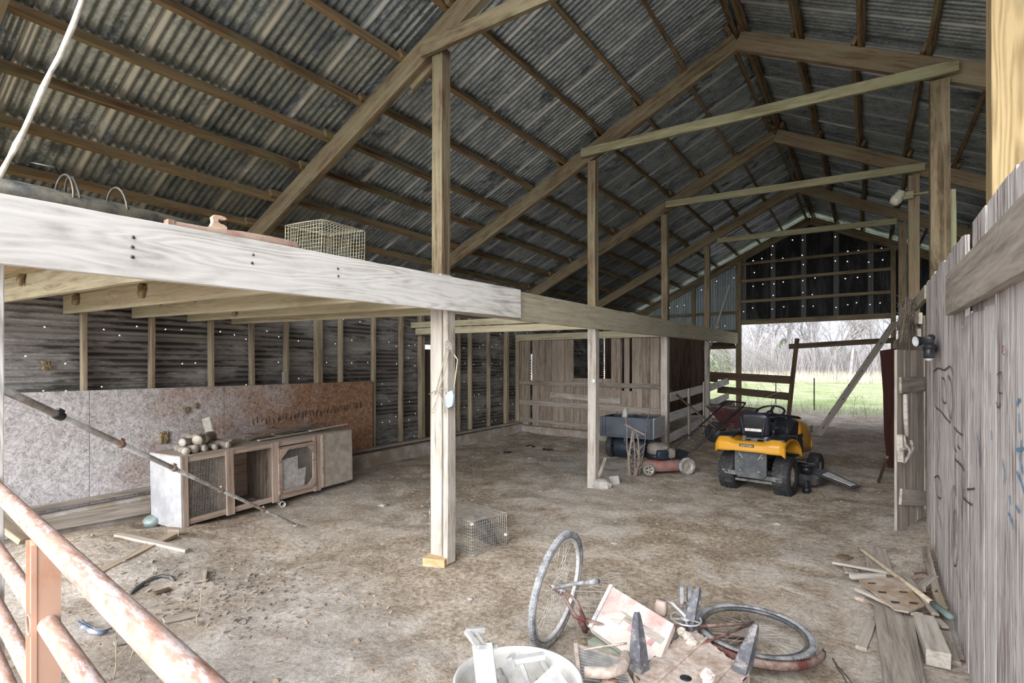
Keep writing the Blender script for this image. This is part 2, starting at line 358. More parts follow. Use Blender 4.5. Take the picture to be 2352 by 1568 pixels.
M['nest'] = plain('mud nest', (.45, .36, .22), .95, scale=60, bump=1, dirt=(.20, .15, .08), dirt_amt=.5)
M['pvc'] = plain('pvc', (.66, .68, .62), .5)
M['darkpipe'] = plain('dark pipe', (.03, .035, .04), .4, .1, dirt=(.14, .13, .10), dirt_amt=.5)
M['tank'] = plain('rusty tank', (.33, .19, .15), .75, dirt=(.42, .33, .27), dirt_amt=.5)
M['paint_black'] = plain('black spray paint', (.09, .09, .10), .7, bump=0)
M['paint_blue'] = plain('blue spray paint', (.16, .33, .52), .7, bump=0)
M['ink'] = plain('stamp ink', (.10, .075, .06), .8, bump=0)
M['paper'] = plain('paper', (.72, .72, .72), .8, bump=0)
M['glass'] = plain('lens', (.7, .72, .75), .1, bump=0)
M['straw'] = plain('straw litter', (.44, .37, .28), .95, var=.5, scale=3, bump=0)
M['mesh'] = plain('hutch wire', (.50, .48, .45), .6, .3, bump=0)
M['branch'] = plain('bare branch', (.34, .32, .33), .9, scale=3, bump=0)
M['branchlight'] = plain('pale branch', (.62, .59, .58), .9, scale=3, bump=0)
M['evergreen'] = plain('evergreen', (.14, .19, .09), .9, var=.5, scale=1.5, bump=0)
M['drygrass'] = plain('dry grass', (.62, .54, .42), .95, var=.3, scale=.6, bump=0)
M['grass'] = plain('grass', (.38, .45, .24), .9, var=.4, scale=.7, bump=0)
M['weed'] = plain('dry weed', (.60, .52, .38), .9, bump=0)

# salmon paint flaking to white
def flaking():
    m, t, b = newmat('flaking salmon paint'); L = t.links.new
    tc = N(t, 'ShaderNodeTexCoord'); mp = N(t, 'ShaderNodeMapping'); mp.inputs['Scale'].default_value = (14, 60, 60); L(tc.outputs['Object'], mp.inputs[0])
    n = N(t, 'ShaderNodeTexNoise'); n.inputs['Scale'].default_value = 1; n.inputs['Detail'].default_value = 8; n.inputs['Roughness'].default_value = .7; L(mp.outputs[0], n.inputs['Vector'])
    r = ramp(t, [(.36, (.30, .17, .15)), (.42, (.46, .27, .21)), (.49, (.52, .32, .26)), (.53, (.60, .50, .49)), (.62, (.70, .66, .67)), (.72, (.26, .16, .16))]); L(n.outputs['Fac'], r.inputs[0])
    n2 = N(t, 'ShaderNodeTexNoise'); n2.inputs['Scale'].default_value = 2.2; n2.inputs['Detail'].default_value = 3; L(tc.outputs['Object'], n2.inputs['Vector'])
    r2 = ramp(t, [(.42, (0, 0, 0)), (.6, (1, 1, 1))]); L(n2.outputs['Fac'], r2.inputs[0])
    mx = mixc(t); L(math_(t, 'MULTIPLY', r2.outputs[0], .6), mx.inputs[0]); L(r.outputs[0], mx.inputs[6]); mx.inputs[7].default_value = (.55, .36, .28, 1)
    L(mx.outputs[2], b.inputs['Base Color']); b.inputs['Roughness'].default_value = .65
    bp = N(t, 'ShaderNodeBump'); bp.inputs['Strength'].default_value = .3; bp.inputs['Distance'].default_value = .004; L(n.outputs['Fac'], bp.inputs['Height']); L(bp.outputs[0], b.inputs['Normal'])
    return m
M['salmonflake'] = flaking()
M['salmon'] = plain('salmon paint', (.56, .36, .27), .55, var=.06, scale=6, bump=.05, dirt=(.50, .26, .16), dirt_amt=.12)
# strand board: flakes in random directions, greyer towards the near end, broken up by noise
def osb():
    m, t, b = newmat('strand board'); L = t.links.new
    tc = N(t, 'ShaderNodeTexCoord')
    nd = N(t, 'ShaderNodeTexNoise'); nd.inputs['Scale'].default_value = 9; nd.inputs['Detail'].default_value = 2; L(tc.outputs['Object'], nd.inputs['Vector'])
    mx0 = N(t, 'ShaderNodeVectorMath'); mx0.operation = 'MULTIPLY_ADD'; L(nd.outputs['Color'], mx0.inputs[0]); mx0.inputs[1].default_value = (.05, .10, .10); L(tc.outputs['Object'], mx0.inputs[2])
    outs = []
    for sc, an_ in (((1, 20, 85), .5), ((1, 20, 85), -.7), ((1, 22, 80), 1.5)):
        mr = N(t, 'ShaderNodeMapping'); mr.inputs['Rotation'].default_value = (an_, 0, 0); L(mx0.outputs[0], mr.inputs[0])
        mp = N(t, 'ShaderNodeMapping'); mp.inputs['Scale'].default_value = sc; L(mr.outputs[0], mp.inputs[0])
        v = N(t, 'ShaderNodeTexVoronoi'); v.inputs['Scale'].default_value = 1; L(mp.outputs[0], v.inputs['Vector'])
        bw = N(t, 'ShaderNodeRGBToBW'); L(v.outputs['Color'], bw.inputs[0]); outs.append(bw.outputs[0])
    h = math_(t, 'MULTIPLY', math_(t, 'ADD', math_(t, 'ADD', outs[0], outs[1]), outs[2]), .36)
    r = ramp(t, [(.2, (.16, .075, .045)), (.5, (.34, .19, .12)), (.8, (.50, .33, .22))]); L(h, r.inputs[0])
    r3 = ramp(t, [(.2, (.32, .305, .32)), (.5, (.57, .56, .585)), (.8, (.82, .82, .86))]); L(h, r3.inputs[0])
    sp = N(t, 'ShaderNodeSeparateXYZ'); L(tc.outputs['Object'], sp.inputs[0])
    n2 = N(t, 'ShaderNodeTexNoise'); n2.inputs['Scale'].default_value = 2.4; n2.inputs['Detail'].default_value = 7; L(tc.outputs['Object'], n2.inputs['Vector'])
    # greyer towards the open front end, varied by noise
    k = math_(t, 'ADD', math_(t, 'MULTIPLY', sp.outputs[1], -.40), math_(t, 'MULTIPLY', math_(t, 'SUBTRACT', n2.outputs['Fac'], .5), 1.6))
    k = math_(t, 'ADD', k, 1.98); 
    cl = N(t, 'ShaderNodeClamp'); L(k, cl.inputs[0])
    mx = mixc(t); L(cl.outputs[0], mx.inputs[0]); L(r.outputs[0], mx.inputs[6]); L(r3.outputs[0], mx.inputs[7])
    L(mx.outputs[2], b.inputs['Base Color']); b.inputs['Roughness'].default_value = .85
    bp = N(t, 'ShaderNodeBump'); bp.inputs['Strength'].default_value = .3; bp.inputs['Distance'].default_value = .006; L(h, bp.inputs['Height']); L(bp.outputs[0], b.inputs['Normal'])
    return m
M['osb'] = osb()
def soil():
    m, t, b = newmat('trodden soil and hay dust'); L = t.links.new
    tc = N(t, 'ShaderNodeTexCoord')
    def nz(s, d=8, ro=.65, w=0):
        n = N(t, 'ShaderNodeTexNoise'); n.inputs['Scale'].default_value = s; n.inputs['Detail'].default_value = d; n.inputs['Roughness'].default_value = ro; n.inputs['Distortion'].default_value = w
        L(tc.outputs['Object'], n.inputs['Vector']); return n.outputs['Fac']
    big = nz(.42, 6, .6); mid = nz(2.6, 9, .72, .6); fine = nz(26, 8, .8); hair = nz(120, 4, .8)
    bare = ramp(t, [(.36, (.50, .42, .345)), (.5, (.63, .56, .49)), (.62, (.74, .69, .635))]); L(mid, bare.inputs[0])
    hay = ramp(t, [(.34, (.24, .185, .14)), (.47, (.44, .365, .29)), (.55, (.58, .505, .42)), (.66, (.74, .67, .585))]); L(math_(t, 'ADD', math_(t, 'MULTIPLY', mid, .5), math_(t, 'MULTIPLY', fine, .5)), hay.inputs[0])
    grey = ramp(t, [(.36, (.42, .38, .35)), (.62, (.70, .67, .64))]); L(mid, grey.inputs[0])
    k = ramp(t, [(.44, (0, 0, 0)), (.56, (1, 1, 1))]); L(math_(t, 'ADD', big, math_(t, 'MULTIPLY', math_(t, 'SUBTRACT', mid, .5), .5)), k.inputs[0])
    mx = mixc(t); L(k.outputs[0], mx.inputs[0]); L(hay.outputs[0], mx.inputs[6]); L(bare.outputs[0], mx.inputs[7])
    gz_ = nz(.33, 3, .5); k2 = ramp(t, [(.52, (0, 0, 0)), (.66, (1, 1, 1))]); L(gz_, k2.inputs[0])
    m1 = mixc(t); L(k2.outputs[0], m1.inputs[0]); L(mx.outputs[2], m1.inputs[6]); L(grey.outputs[0], m1.inputs[7])
    r2 = ramp(t, [(.32, (.42, .39, .36)), (.5, (.98, .97, .96)), (.68, (1.3, 1.3, 1.3))]); L(fine, r2.inputs[0])
    m2 = mixc(t, 'MULTIPLY', .8); L(m1.outputs[2], m2.inputs[6]); L(r2.outputs[0], m2.inputs[7])
    r3 = ramp(t, [(.3, (.55, .53, .5)), (.5, (1, 1, 1)), (.7, (1.3, 1.3, 1.3))]); L(hair, r3.inputs[0])
    m3 = mixc(t, 'MULTIPLY', .7); L(m2.outputs[2], m3.inputs[6]); L(r3.outputs[0], m3.inputs[7])
    L(m3.outputs[2], b.inputs['Base Color']); b.inputs['Roughness'].default_value = .95; b.inputs['Specular IOR Level'].default_value = .1
    bp = N(t, 'ShaderNodeBump'); bp.inputs['Strength'].default_value = .6; bp.inputs['Distance'].default_value = .04
    L(math_(t, 'ADD', fine, math_(t, 'MULTIPLY', mid, 1.8)), bp.inputs['Height']); L(bp.outputs[0], b.inputs['Normal'])
    return m
M['soil'] = soil()
def field():
    m, t, b = newmat('pasture'); L = t.links.new
    tc = N(t, 'ShaderNodeTexCoord'); n = N(t, 'ShaderNodeTexNoise'); n.inputs['Scale'].default_value = .35; n.inputs['Detail'].default_value = 10; n.inputs['Roughness'].default_value = .7
    L(tc.outputs['Object'], n.inputs['Vector'])
    r = ramp(t, [(.36, (.25, .34, .14)), (.48, (.38, .44, .25)), (.56, (.46, .47, .34)), (.66, (.52, .49, .38))]); L(n.outputs['Fac'], r.inputs[0])
    L(r.outputs[0], b.inputs['Base Color']); b.inputs['Roughness'].default_value = .95; b.inputs['Specular IOR Level'].default_value = .1
    return m
M['field'] = field()
# ================================================================== SETTING
XL, XR, XC = -3.046, .55, -1.243
TY = [1.0, 3.53, 6.58, 9.63, 12.68, 15.73]
SL = .485
XWL = -6.9
def zr(x): return 5.49-SL*abs(x-XC)
# ground inside and the churned soil just outside the far doorway
mb = MB(); mb.grid(lambda a, b: (-9+15*a, -2.5+20.6*b, g(-9+15*a, -2.5+20.6*b)), 250, 350)
struct(mb.build('floor', M['soil']), 'trodden earth floor littered with hay', 'floor')
def gf(x, y):
    return .27+(.05*nse(x, y, .25, 2) if y > 18 else 0)-.03
mb = MB(); mb.grid(lambda a, b: (-110+190*a, 17.6+150*b*b, gf(-110+190*a, 17.6+150*b*b)), 60, 60)
struct(mb.build('ground_1', M['field']), 'green pasture beyond the far doorway', 'pasture')
mb = MB(); mb.grid(lambda a, b: (-60+51.2*a, -30+48*b, .0), 4, 4); mb.grid(lambda a, b: (5.9+54*a, -30+48*b, .0), 4, 4); mb.grid(lambda a, b: (-8.9+15*a, -30+27.6*b, .0), 4, 4)
struct(mb.build('ground_2', M['soil']), 'bare yard around the barn', 'yard')

# roof: two slopes of corrugated sheet, ribs running down the slope
def slope(name, x0, x1, label):
    Y0, Y1 = .35, 16.35; nw = int((Y1-Y0)/.0085); vs = []; 
    mb = MB()
    def fn(a, b):
        y = Y0+(Y1-Y0)*a; x = x0+(x1-x0)*b
        return (x, y, zr(x)+.125+.009*math.sin(2*math.pi*y/.068)+.006*noise.noise(Vector((x, y*.6, 3))))
    mb.grid(fn, nw, 6)
    return struct(mb.build(name, M['roof']), label, 'roof')
slope('ceiling_1', XC-.02, -7.35, 'left slope of the corrugated metal roof')
slope('ceiling_2', 4.9, XC+.02, 'right slope of the corrugated metal roof')
mb = MB(); mb.prism([(XC-.2, .35, zr(XC-.2)+.15), (XC, .35, zr(XC)+.165), (XC+.2, .35, zr(XC+.2)+.15), (XC, .35, zr(XC)+.175)], (0, 16, 0))
struct(mb.build('trim_1', M['roof']), 'ridge cap along the top of the roof', 'ridge cap')

# left wall: sheets with the ribs level
def corrwall(mb, y0, y1, z0, z1f, x=XWL, wl=.068):
    n = int((2.9-z0)/.0085)
    def fn(a, b):
        y = y0+(y1-y0)*b; z = z0+(z1f-z0)*a
        return (x+.013*math.sin(2*math.pi*z/wl)-.015, y, z)
    mb.grid(fn, int((z1f-z0)/.0085), max(2, int((y1-y0)/.6)))
mb = MB()
for y0, y1 in ((.3, 7.42), (8.05, 11.34), (11.40, 15.73)): corrwall(mb, y0, y1, .1, 2.82)
corrwall(mb, 7.42, 8.05, 2.06, 2.82)
mb.bx(XWL-.03, XWL-.005, 11.3, 11.42, 0, 1.25); mb.bx(XWL-.03, XWL-.005, 11.3, 11.42, 1.95, 2.8)
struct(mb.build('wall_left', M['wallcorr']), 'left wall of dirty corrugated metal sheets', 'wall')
mb = MB()
for k in range(5): mb.bx(XWL-.05, XWL-.025, 7.4+k*.135, 7.4+k*.135+.131, .1, 1.975)
struct(mb.build('door_1', M['darkz']), 'dark plank door in the left wall', 'door')
# concrete footing under left wall and partition
PA, PB = Vector((-6.85, 10.62, 0)), Vector((-3.12, 10.12, 0)); PD = (PB-PA).normalized(); PL = (PB-PA).length; PN = Vector((PD.y, -PD.x, 0))
mb = MB()
n = 40
secs = []
for i in range(n+1):
    y = .2+(10.75-.2)*i/n; zt = .20+.012*y; j = .012*nse(y, 0, 2, 4)
    secs.append([(-7.0, y, -.2), (-6.58+j, y, -.2), (-6.62+j, y, zt-.02), (-6.64, y, zt), (-7.0, y, zt)])
mb.loft(secs, smooth=False)
secs = []
for i in range(17):
    p = PA+PD*(PL*i/16); j = .012*nse(p.x, 0, 2, 4); q = p+PN*(.14+j)
    secs.append([(p.x, p.y, -.1), (q.x, q.y, -.1), (q.x, q.y, .30+.01*j), (p.x, p.y, .31)])
mb.loft(secs, smooth=False)
struct(mb.build('baseboard_left', M['concrete']), 'low concrete footing along the left wall and partition', 'footing')

# gable wall at the far end
GY = 15.78
def gabcorr(mb, x0, x1, z0, top=None, y=GY):
    nx = int((x1-x0)/.0085)
    mb.grid(lambda a, b: (x0+(x1-x0)*a, y+.008*math.sin(2*math.pi*(x0+(x1-x0)*a)/.068), z0+((zr(x0+(x1-x0)*a)-.02 if top is None else top)-z0)*b), nx, 2)
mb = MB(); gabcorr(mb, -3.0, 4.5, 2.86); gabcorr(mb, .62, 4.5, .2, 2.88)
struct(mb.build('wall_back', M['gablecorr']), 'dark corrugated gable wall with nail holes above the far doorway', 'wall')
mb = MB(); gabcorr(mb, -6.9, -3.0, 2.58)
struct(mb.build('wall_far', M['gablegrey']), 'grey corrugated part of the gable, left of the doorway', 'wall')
mb = MB(); x = -6.9
while x < -3.9:
    wd = R.uniform(.14, .2); mb.bx(x, min(x+wd-.004, -3.87), GY-.012, GY+.012, .15, 2.6); x += wd
mb.bx(-3.87, -3.05, GY-.012, GY+.012, 2.16, 2.32); mb.bx(-3.87, -3.05, GY-.012, GY+.012, 2.35, 2.6)
struct(mb.build('wall_far_boards', M['darkz']), 'dark upright boards low in the gable, left of the doorway', 'wall')
# right: board wall beside the camera
mb = MB(); y = .2; k = 0
while y < 6.38:
    wd = R.choice((.14, .19, .24, .28)); top = 2.36+R.uniform(0, .035)+.012*y
    if 2.9 < y < 3.9: top = 1.955
    y1 = min(y+wd-.005, 6.40)
    mb.prism([(.46+R.uniform(-.004, .004), y, .0), (.46, y1, .0), (.46, y1, top), (.46, (y+y1)/2+.02, top+R.uniform(-.01, .01)), (.46, y, top-R.uniform(0, .015))], (.022, 0, 0))
    y += wd; k += 1
for (y0, y1) in ((2.9, 3.2), (3.25, 3.45), (3.52, 3.9)): mb.bx(.484, .505, y0, y1, 1.9, 2.4+.02*y0)
wr = struct(mb.build('wall_right', M['rightz']), 'grey limed wall of upright boards on the right', 'wall')
mb = MB(); y = 7.35
while y < 15.7:
    wd = R.uniform(.16, .24); mb.bx(.5, .522, y, y+wd-.004, .1, 2.2+R.uniform(-.03, .03)); y += wd
struct(mb.build('wall_right_far', M['greyz']), 'upright board wall behind the open plank door', 'wall')
mb = MB()
for x in range(22): mb.bx(4.4, 4.42, .2+x*.72, .2+x*.72+.71, 0, 2.6)
struct(mb.build('wall_right_outer', M['darkz']), 'outer wall of the right aisle', 'wall')
# cross partition of upright boards
def su(u):
    t = (u-1176)/F_PX; dx, dy = -SN+CS*t, CS+SN*t
    # intersection of the sight line with the partition line
    den = dx*PD.y-dy*PD.x
    return (PA.y*dx-PA.x*dy)/(-den) if den else 0
mb = MB(); gaps = [(1218, 1223), (1429, 1434), (1446, 1452), (1519, 1526)]
u = 1183.0
while u < 1540:
    s0 = su(u); wd = R.choice((.16, .19, .22)); s1 = s0+wd; 
    uu = u
    while su(uu) < s1 and uu < 1545: uu += 1
    for ga in gaps:
        if u < ga[0] < uu: s1 = su(ga[0]); nxt = ga[1]; break
    else: nxt = uu
    top = 2.25+R.uniform(-.02, .02); 
    if 1312 < (u+uu)/2 < 1402: top = 1.40
    a = PA+PD*s0; b = PA+PD*min(s1-.004, PL); th = -PN*.022; jj = PN*R.uniform(0, .008)
    mb.prism([(a.x+jj.x, a.y+jj.y, .2), (b.x+jj.x, b.y+jj.y, .2), (b.x+jj.x, b.y+jj.y, top), (a.x+jj.x, a.y+jj.y, top)], th)
    u = max(nxt, u+1)
struct(mb.build('wall_middle', M['greyz']), 'cross partition of upright boards behind the middle posts', 'partition')

# ================================================================== TIMBER FRAME
bayname = ['nearest bay', 'second bay', 'third bay', 'fourth bay', 'last bay by the gable']
pairname = ['nearest the camera, top left corner', 'of the pair over the foreground post', 'of the pair with the longest tie board', 'of the pair over the narrow middle post', 'of the pair just before the gable', 'closing the gable wall']
for k, y in enumerate(TY):
    for side, xe in (('left', -7.2), ('right', 4.6)):
        if k == 0 and side == 'right': continue
        wy = .075 if k < 5 else .05; dz = .195
        off = dz/2*math.sqrt(1+SL*SL)
        sg = -1 if side == 'left' else 1
        p0 = Vector((XC+sg*.004, y, zr(XC)-off)); p1 = Vector((xe, y, zr(xe)-off))
        o = timber('rafter', p0, p1, wy, dz, M['timber'], warp=.006)
        tag(o, '%s sloping roof rafter %s' % (side, pairname[k]), 'rafter', 'roof rafters')
PX = [-1.20, -1.86, -2.42, -2.95, -3.50, -4.02, -4.50, -4.94, -5.40, -5.87, -6.35, -6.83]
PXR = [-1.286+.19, -.64, -.08, .47, 1.02, 1.57, 2.12, 2.67, 3.25, 3.9, 4.5]
PX[0] = XC-.07; PXR[0] = XC+.07
bays = [(.38, 3.53), (3.5, 6.62), (6.54, 9.7), (9.58, 12.75), (12.62, 16.3)]
for bi, (y0, y1) in enumerate(bays):
    for side, lst in (('left', PX), ('right', PXR)):
        for j, x in enumerate(lst):
            if side == 'right' and (bi == 0 or (x > 2.2 and bi < 1)): continue
            j_ = (.022 if bi % 2 else -.022); zz = zr(x)+.048
            s = -1 if side == 'left' else 1
            tilt = (0, 0, 1)
            wdt = .04; hh = .088
            o = timber('purlin', (x+j_, y0-(.06 if bi else 0)+R.uniform(-.03, .03), zr(x+j_)+.052), (x+j_+R.uniform(-.012, .012), y1+.07, zr(x+j_)+.052), wdt, hh, M['purlin'], up=(s*SL, 0, 1), warp=.008, rough=.002)
            tag(o, '%s purlin from the ridge on the %s slope, %s' % (ORD[j], side, bayname[bi]), 'purlin', 'purlins under the roof sheets')
postnm = ['at the left edge of the picture', 'in the foreground with a saw hung on it', 'with a small round disc nailed on it', 'beside the dump cart', 'second from the far doorway', '']
# left row: lower legs under the long beam, upper posts above it
lower_w = [.11, .125, .115, .11, .10]
botz = [0, .0, .10, .16, .21]
for k in range(5):
    y = [.66, 3.53, 6.58, 9.63, 12.68][k]
    lw = lower_w[k]
    x = XL if k != 1 else XL-.01
    o = timber('post', (x, y, (g(x, y)-.05 if k != 1 else .065)), (x, y, 2.45 if k else 2.30), lw, lw, M['white' if k == 0 else 'pale'], up=(0, 1, 0), warp=.004)
    tag(o, 'weathered lower post %s' % postnm[k], 'post', 'posts under the long beam')
    if k:
        o = timber('post', (x-(.0 if k == 1 else 0), y, 2.452), (x, y, zr(x)-.24), .11, .11, M['timber'], up=(0, 1, 0), warp=.003)
        tag(o, 'brown upper post above the post %s' % postnm[k], 'post', 'upper posts on the beam')
o = timber('sister_board', (XL+.10, 3.50, .02), (XL+.10, 3.51, 2.14), .05, .10, M['pale'], up=(0, 1, 0)); tag(o, 'pale board nailed to the right side of the foreground post', 'board')
mb = MB(); mb.box((XL+.02, 3.44, .035), (.20, .13, .075), (Vector((.96, .28, 0)), Vector((-.28, .96, 0)), Vector((0, 0, 1))))
tag(mb.build('wood_block', wood('fresh wood', (.42, .28, .14), (.72, .55, .34)), bevel=.004), 'fresh yellow wood block under the foreground post', 'block')
mb = MB(); mb.rock((XL+.0, 3.42, -.03), .16, (1, .8, .3)); tag(mb.build('stone', M['stone']), 'flat stone half buried under the fresh wood block', 'stone')
for k in range(1, 5):
    y = TY[k]
    o = timber('post', (XR+(.022 if k < 3 else 0), y, -.02 if k < 4 else .1), (XR+(.022 if k < 3 else 0), y, zr(XR)-.235), .15 if k < 3 else .13, .15 if k < 3 else .13, M['post_tan' if k == 1 else 'timber'], up=(0, 1, 0), warp=.003)
    tag(o, ['', 'big tan square post at the right edge of the picture', 'thick brown post rising behind the limed wall', 'dark brown post left of the thick right hand post', 'slim brown post right beside the far doorway'][k], 'post', 'right hand posts')
# gable door posts and frame
tag(timber('post', (-2.93, 15.66, .2), (-2.93, 15.66, zr(-2.93)-.2), .13, .11, M['timber'], up=(0, 1, 0)), 'brown post on the left side of the far doorway', 'post')
tag(timber('post', (.50, 15.66, .2), (.50, 15.66, zr(.5)-.2), .10, .10, M['timber'], up=(0, 1, 0)), 'brown post on the right side of the far doorway', 'post')
tag(timber('header', (-3.0, 15.70, 2.83), (.55, 15.70, 2.86), .05, .13, M['timber']), 'dark header board across the top of the far doorway', 'header')
for nm, z in (('top', 4.42), ('middle', 3.95), ('bottom', 3.40)):
    tag(timber('girt', (-2.9, 15.70, z), (.5, 15.70, z+.015), .05, .075, M['timber']), '%s level rail across the dark gable sheets' % nm, 'rail', 'gable rails')
tag(timber('girt', (-5.6, 15.72, 3.10), (-3.0, 15.72, 3.12), .045, .085, M['timber']), 'level rail across the grey gable sheets', 'rail')
tag(timber('girt', (-6.8, 15.72, 2.60), (-3.0, 15.72, 2.60), .045, .085, M['dark']), 'level rail where grey sheets meet dark boards', 'rail')
tag(timber('girt', (-3.9, 15.72, 2.17), (-3.0, 15.72, 2.17), .045, .09, M['dark']), 'short dark rail over the gap left of the doorway post', 'rail')
for x, nm in ((-4.15, 'right'), (-4.9, 'left')):
    tag(timber('stud', (x, 15.70, 2.63), (x, 15.70, zr(x)-.2), .09, .045, M['timber'], up=(0, 1, 0)), '%s short stud on the grey gable sheets' % nm, 'stud', 'gable studs')
tag(timber('stud', (-2.78, 15.72, 3.9), (-2.78, 15.72, 4.6), .035, .035, M['timber'], up=(0, 1, 0)), 'thin upright strip on the left of the dark gable', 'stud')
tag(timber('wood_block', at(654, 880, X=-6.80), at(654, 854, X=-6.80), .07, .05, M['grey'], up=(0, 1, 0)), 'short block nailed on the stud just above the strand board', 'block')
# braces and ties
for k, (a, b, lab) in enumerate((((968, 112, 3.43), None, 'tie board crossing the top of the picture over the foreground post'), ((1335, 352, 6.48), (2202, 152, 6.48), 'longest pale tie board spanning to the thick right post'), ((1530, 470, 9.53), (2125, 383, 9.53), 'middle tie board one bay behind the longest'), ((1648, 553, 12.58), (2060, 508, 12.58), 'farthest tie board just before the gable'))):
    p0 = at(a[0], a[1], Y=a[2]); p1 = at(b[0], b[1], Y=b[2]) if b else Vector((.75, 3.43, p0.z+.02))
    tag(timber('tie_board', p0, p1, .045, .13 if k == 0 else .11, M['timber' if k in (0,) else 'tie'], warp=.008), lab, 'tie board', 'tie boards')
o = timber('brace', Vector((XL-.02, 3.59, 4.42)), Vector((XL-.42, 3.59, 4.42-.2)), .05, .12, M['timber']); tag(o, 'short block nailed under the left rafter beside the foreground post', 'block')
tag(timber('brace', at(2055, 740, Y=12.5)+Vector((0, 0, 0)), at(1878, 1000, Y=11.35), .03, .19, M['grey'], up=(.55, -.83, 0.01)), 'leaning plank with dark bolt heads propped in the doorway', 'plank')
# bolt heads on the leaning plank
lean = bpy.context.scene.objects['brace.001']
for i in range(9):
    m_ = MB(); m_.cyl((.2+i*.33, (.05 if i % 2 else -.05), .0), (.2+i*.33, (.05 if i % 2 else -.05), .001), .012, n=6)
    a, b_ = (.2+i*.33, .0), 0
    m_ = MB(); z_ = (.055 if i % 2 else -.055); m_.cyl((a[0], .014, z_), (a[0], .026, z_), .014, n=8); m_.cyl((a[0], -.014, z_), (a[0], -.026, z_), .014, n=8)
    m_.build('bolt', M['black'], lean)
tag(timber('brace', at(1676, 655, Y=15.4), at(1630, 800, Y=15.3), .04, .06, M['pale'], up=(0, 1, 0)), 'thin pale brace slanting beside the far doorway', 'brace')
tag(timber('brace', at(1632, 795, Y=15.25), at(1618, 842, Y=15.2), .04, .06, M['dark'], up=(0, 1, 0)), 'dark lower piece of the slanting brace', 'brace')
# long beam in two boards
o = timber('beam', (-2.955, 3.6, 2.275), (-2.955, 16.05, 2.40), .05, .29, M['palefar'], warp=.012, seg=40); tag(o, 'long grey green beam running from the foreground post to the far doorway', 'beam')
o = timber('beam', (-2.90, .12, 2.212), (-2.90, 4.52, 2.285), .05, .28, M['white'], warp=.003, seg=24); tag(o, 'white limed beam in the left foreground carrying the loft', 'beam')
for i, (u, v) in enumerate(((305, 545), (303, 567), (303, 590), (580, 585), (578, 604), (775, 617), (776, 634))):
    p = at(u, v, X=-2.876); m_ = MB(); m_.cyl(p, p+Vector((.006, 0, 0)), .008, n=8); m_.build('nail_head', M['greymetal'], o, world=True)
# studs on left wall
SY = [2.24, 2.88, 3.55, 4.08, 4.59, 5.12, 5.53, 6.19, 6.82, 7.35, 8.12, 8.42, 8.79, 9.44, 10.13]
for i, y in enumerate(SY):
    wx = .09 if i not in (5, 10) else .12
    o = timber('stud', (-6.83, y, .24), (-6.83, y, 2.64), wx if i not in (9, 5) else .1, .04 if i not in (9, 5, 10, 14) else .09, M['stud'], up=(0, 1, 0), warp=.004)
    tag(o, '%s upright stud from the left on the corrugated left wall' % ORD[i], 'stud', 'left wall studs')
tag(timber('sill_plate', (-6.74, .4, .27), (-6.74, 10.6, .36), .10, .04, M['grey']), 'dusty sill plate lying on the concrete footing', 'sill plate')
# strand board panels
for i, (y0, y1, lab) in enumerate(((3.685, 6.12, 'reddish strand board panel behind the hutch with black stamps'), (2.275, 3.68, 'middle strand board panel above the end of the hutch'), (.45, 2.27, 'greyed strand board panel at the left edge of the picture'))):
    mb = MB(); mb.bx(-6.778, -6.765, y0, y1, .22, 1.415); o = tag(mb.build('strand_board', M['osb'], bevel=.001), lab, 'panel', 'strand board panels')
    if i == 0: osb0 = o
    if i == 1: osb1 = o
for i in range(30):
    y = 4.05+i*.062+R.uniform(-.01, .01); p = MB(); zc = .92+.004*i
    for k in range(R.choice((1, 2, 3))): p.box((-6.762, y+k*.012, zc+R.uniform(-.03, .03)), (.003, .005+R.random()*.006, R.uniform(.03, .11)))
    p.build('stamp_mark', M['ink'], osb0)
# joists under the loft, loft boards, joists beyond
JY = [1.40, 2.10, 2.72, 3.30, 3.85]
for i, y in enumerate(JY):
    o = timber('joist', (-6.86, y, 2.295), (-2.98, y, 2.235), .045, .18, M['joist'], warp=.004); tag(o, '%s loft joist from the left under the plank loft' % ORD[i], 'joist', 'loft joists')
    if i: 
        pass
tag(timber('joist', (-6.86, 7.12, 2.39), (-2.99, 7.12, 2.37), .045, .10, M['joist']), 'upper of the two level boards behind the foreground post', 'joist')
tag(timber('joist', (-6.80, 7.18, 2.28), (-2.99, 7.18, 2.26), .045, .11, M['joist']), 'lower of the two level boards behind the foreground post', 'joist')
tag(timber('joist', PA+PN*.05+Vector((0, 0, 2.31)), PB+PN*.05+Vector((0, 0, 2.28)), .05, .14, M['joist']), 'level beam along the top of the cross partition', 'beam')
mb = MB(); y = .3
while y < 3.95:
    wd = .145; mb.prism([(-6.85, y, 2.388), (-3.2, y, 2.332), (-3.2, y+wd-.006, 2.332), (-6.85, y+wd-.006, 2.388)], (0, 0, .022)); y += wd
loft = tag(mb.build('loft_deck', wood('loft', (.20, .15, .085), (.55, .43, .27), axis=0)), 'plank loft deck on the joists above the left aisle', 'loft deck')
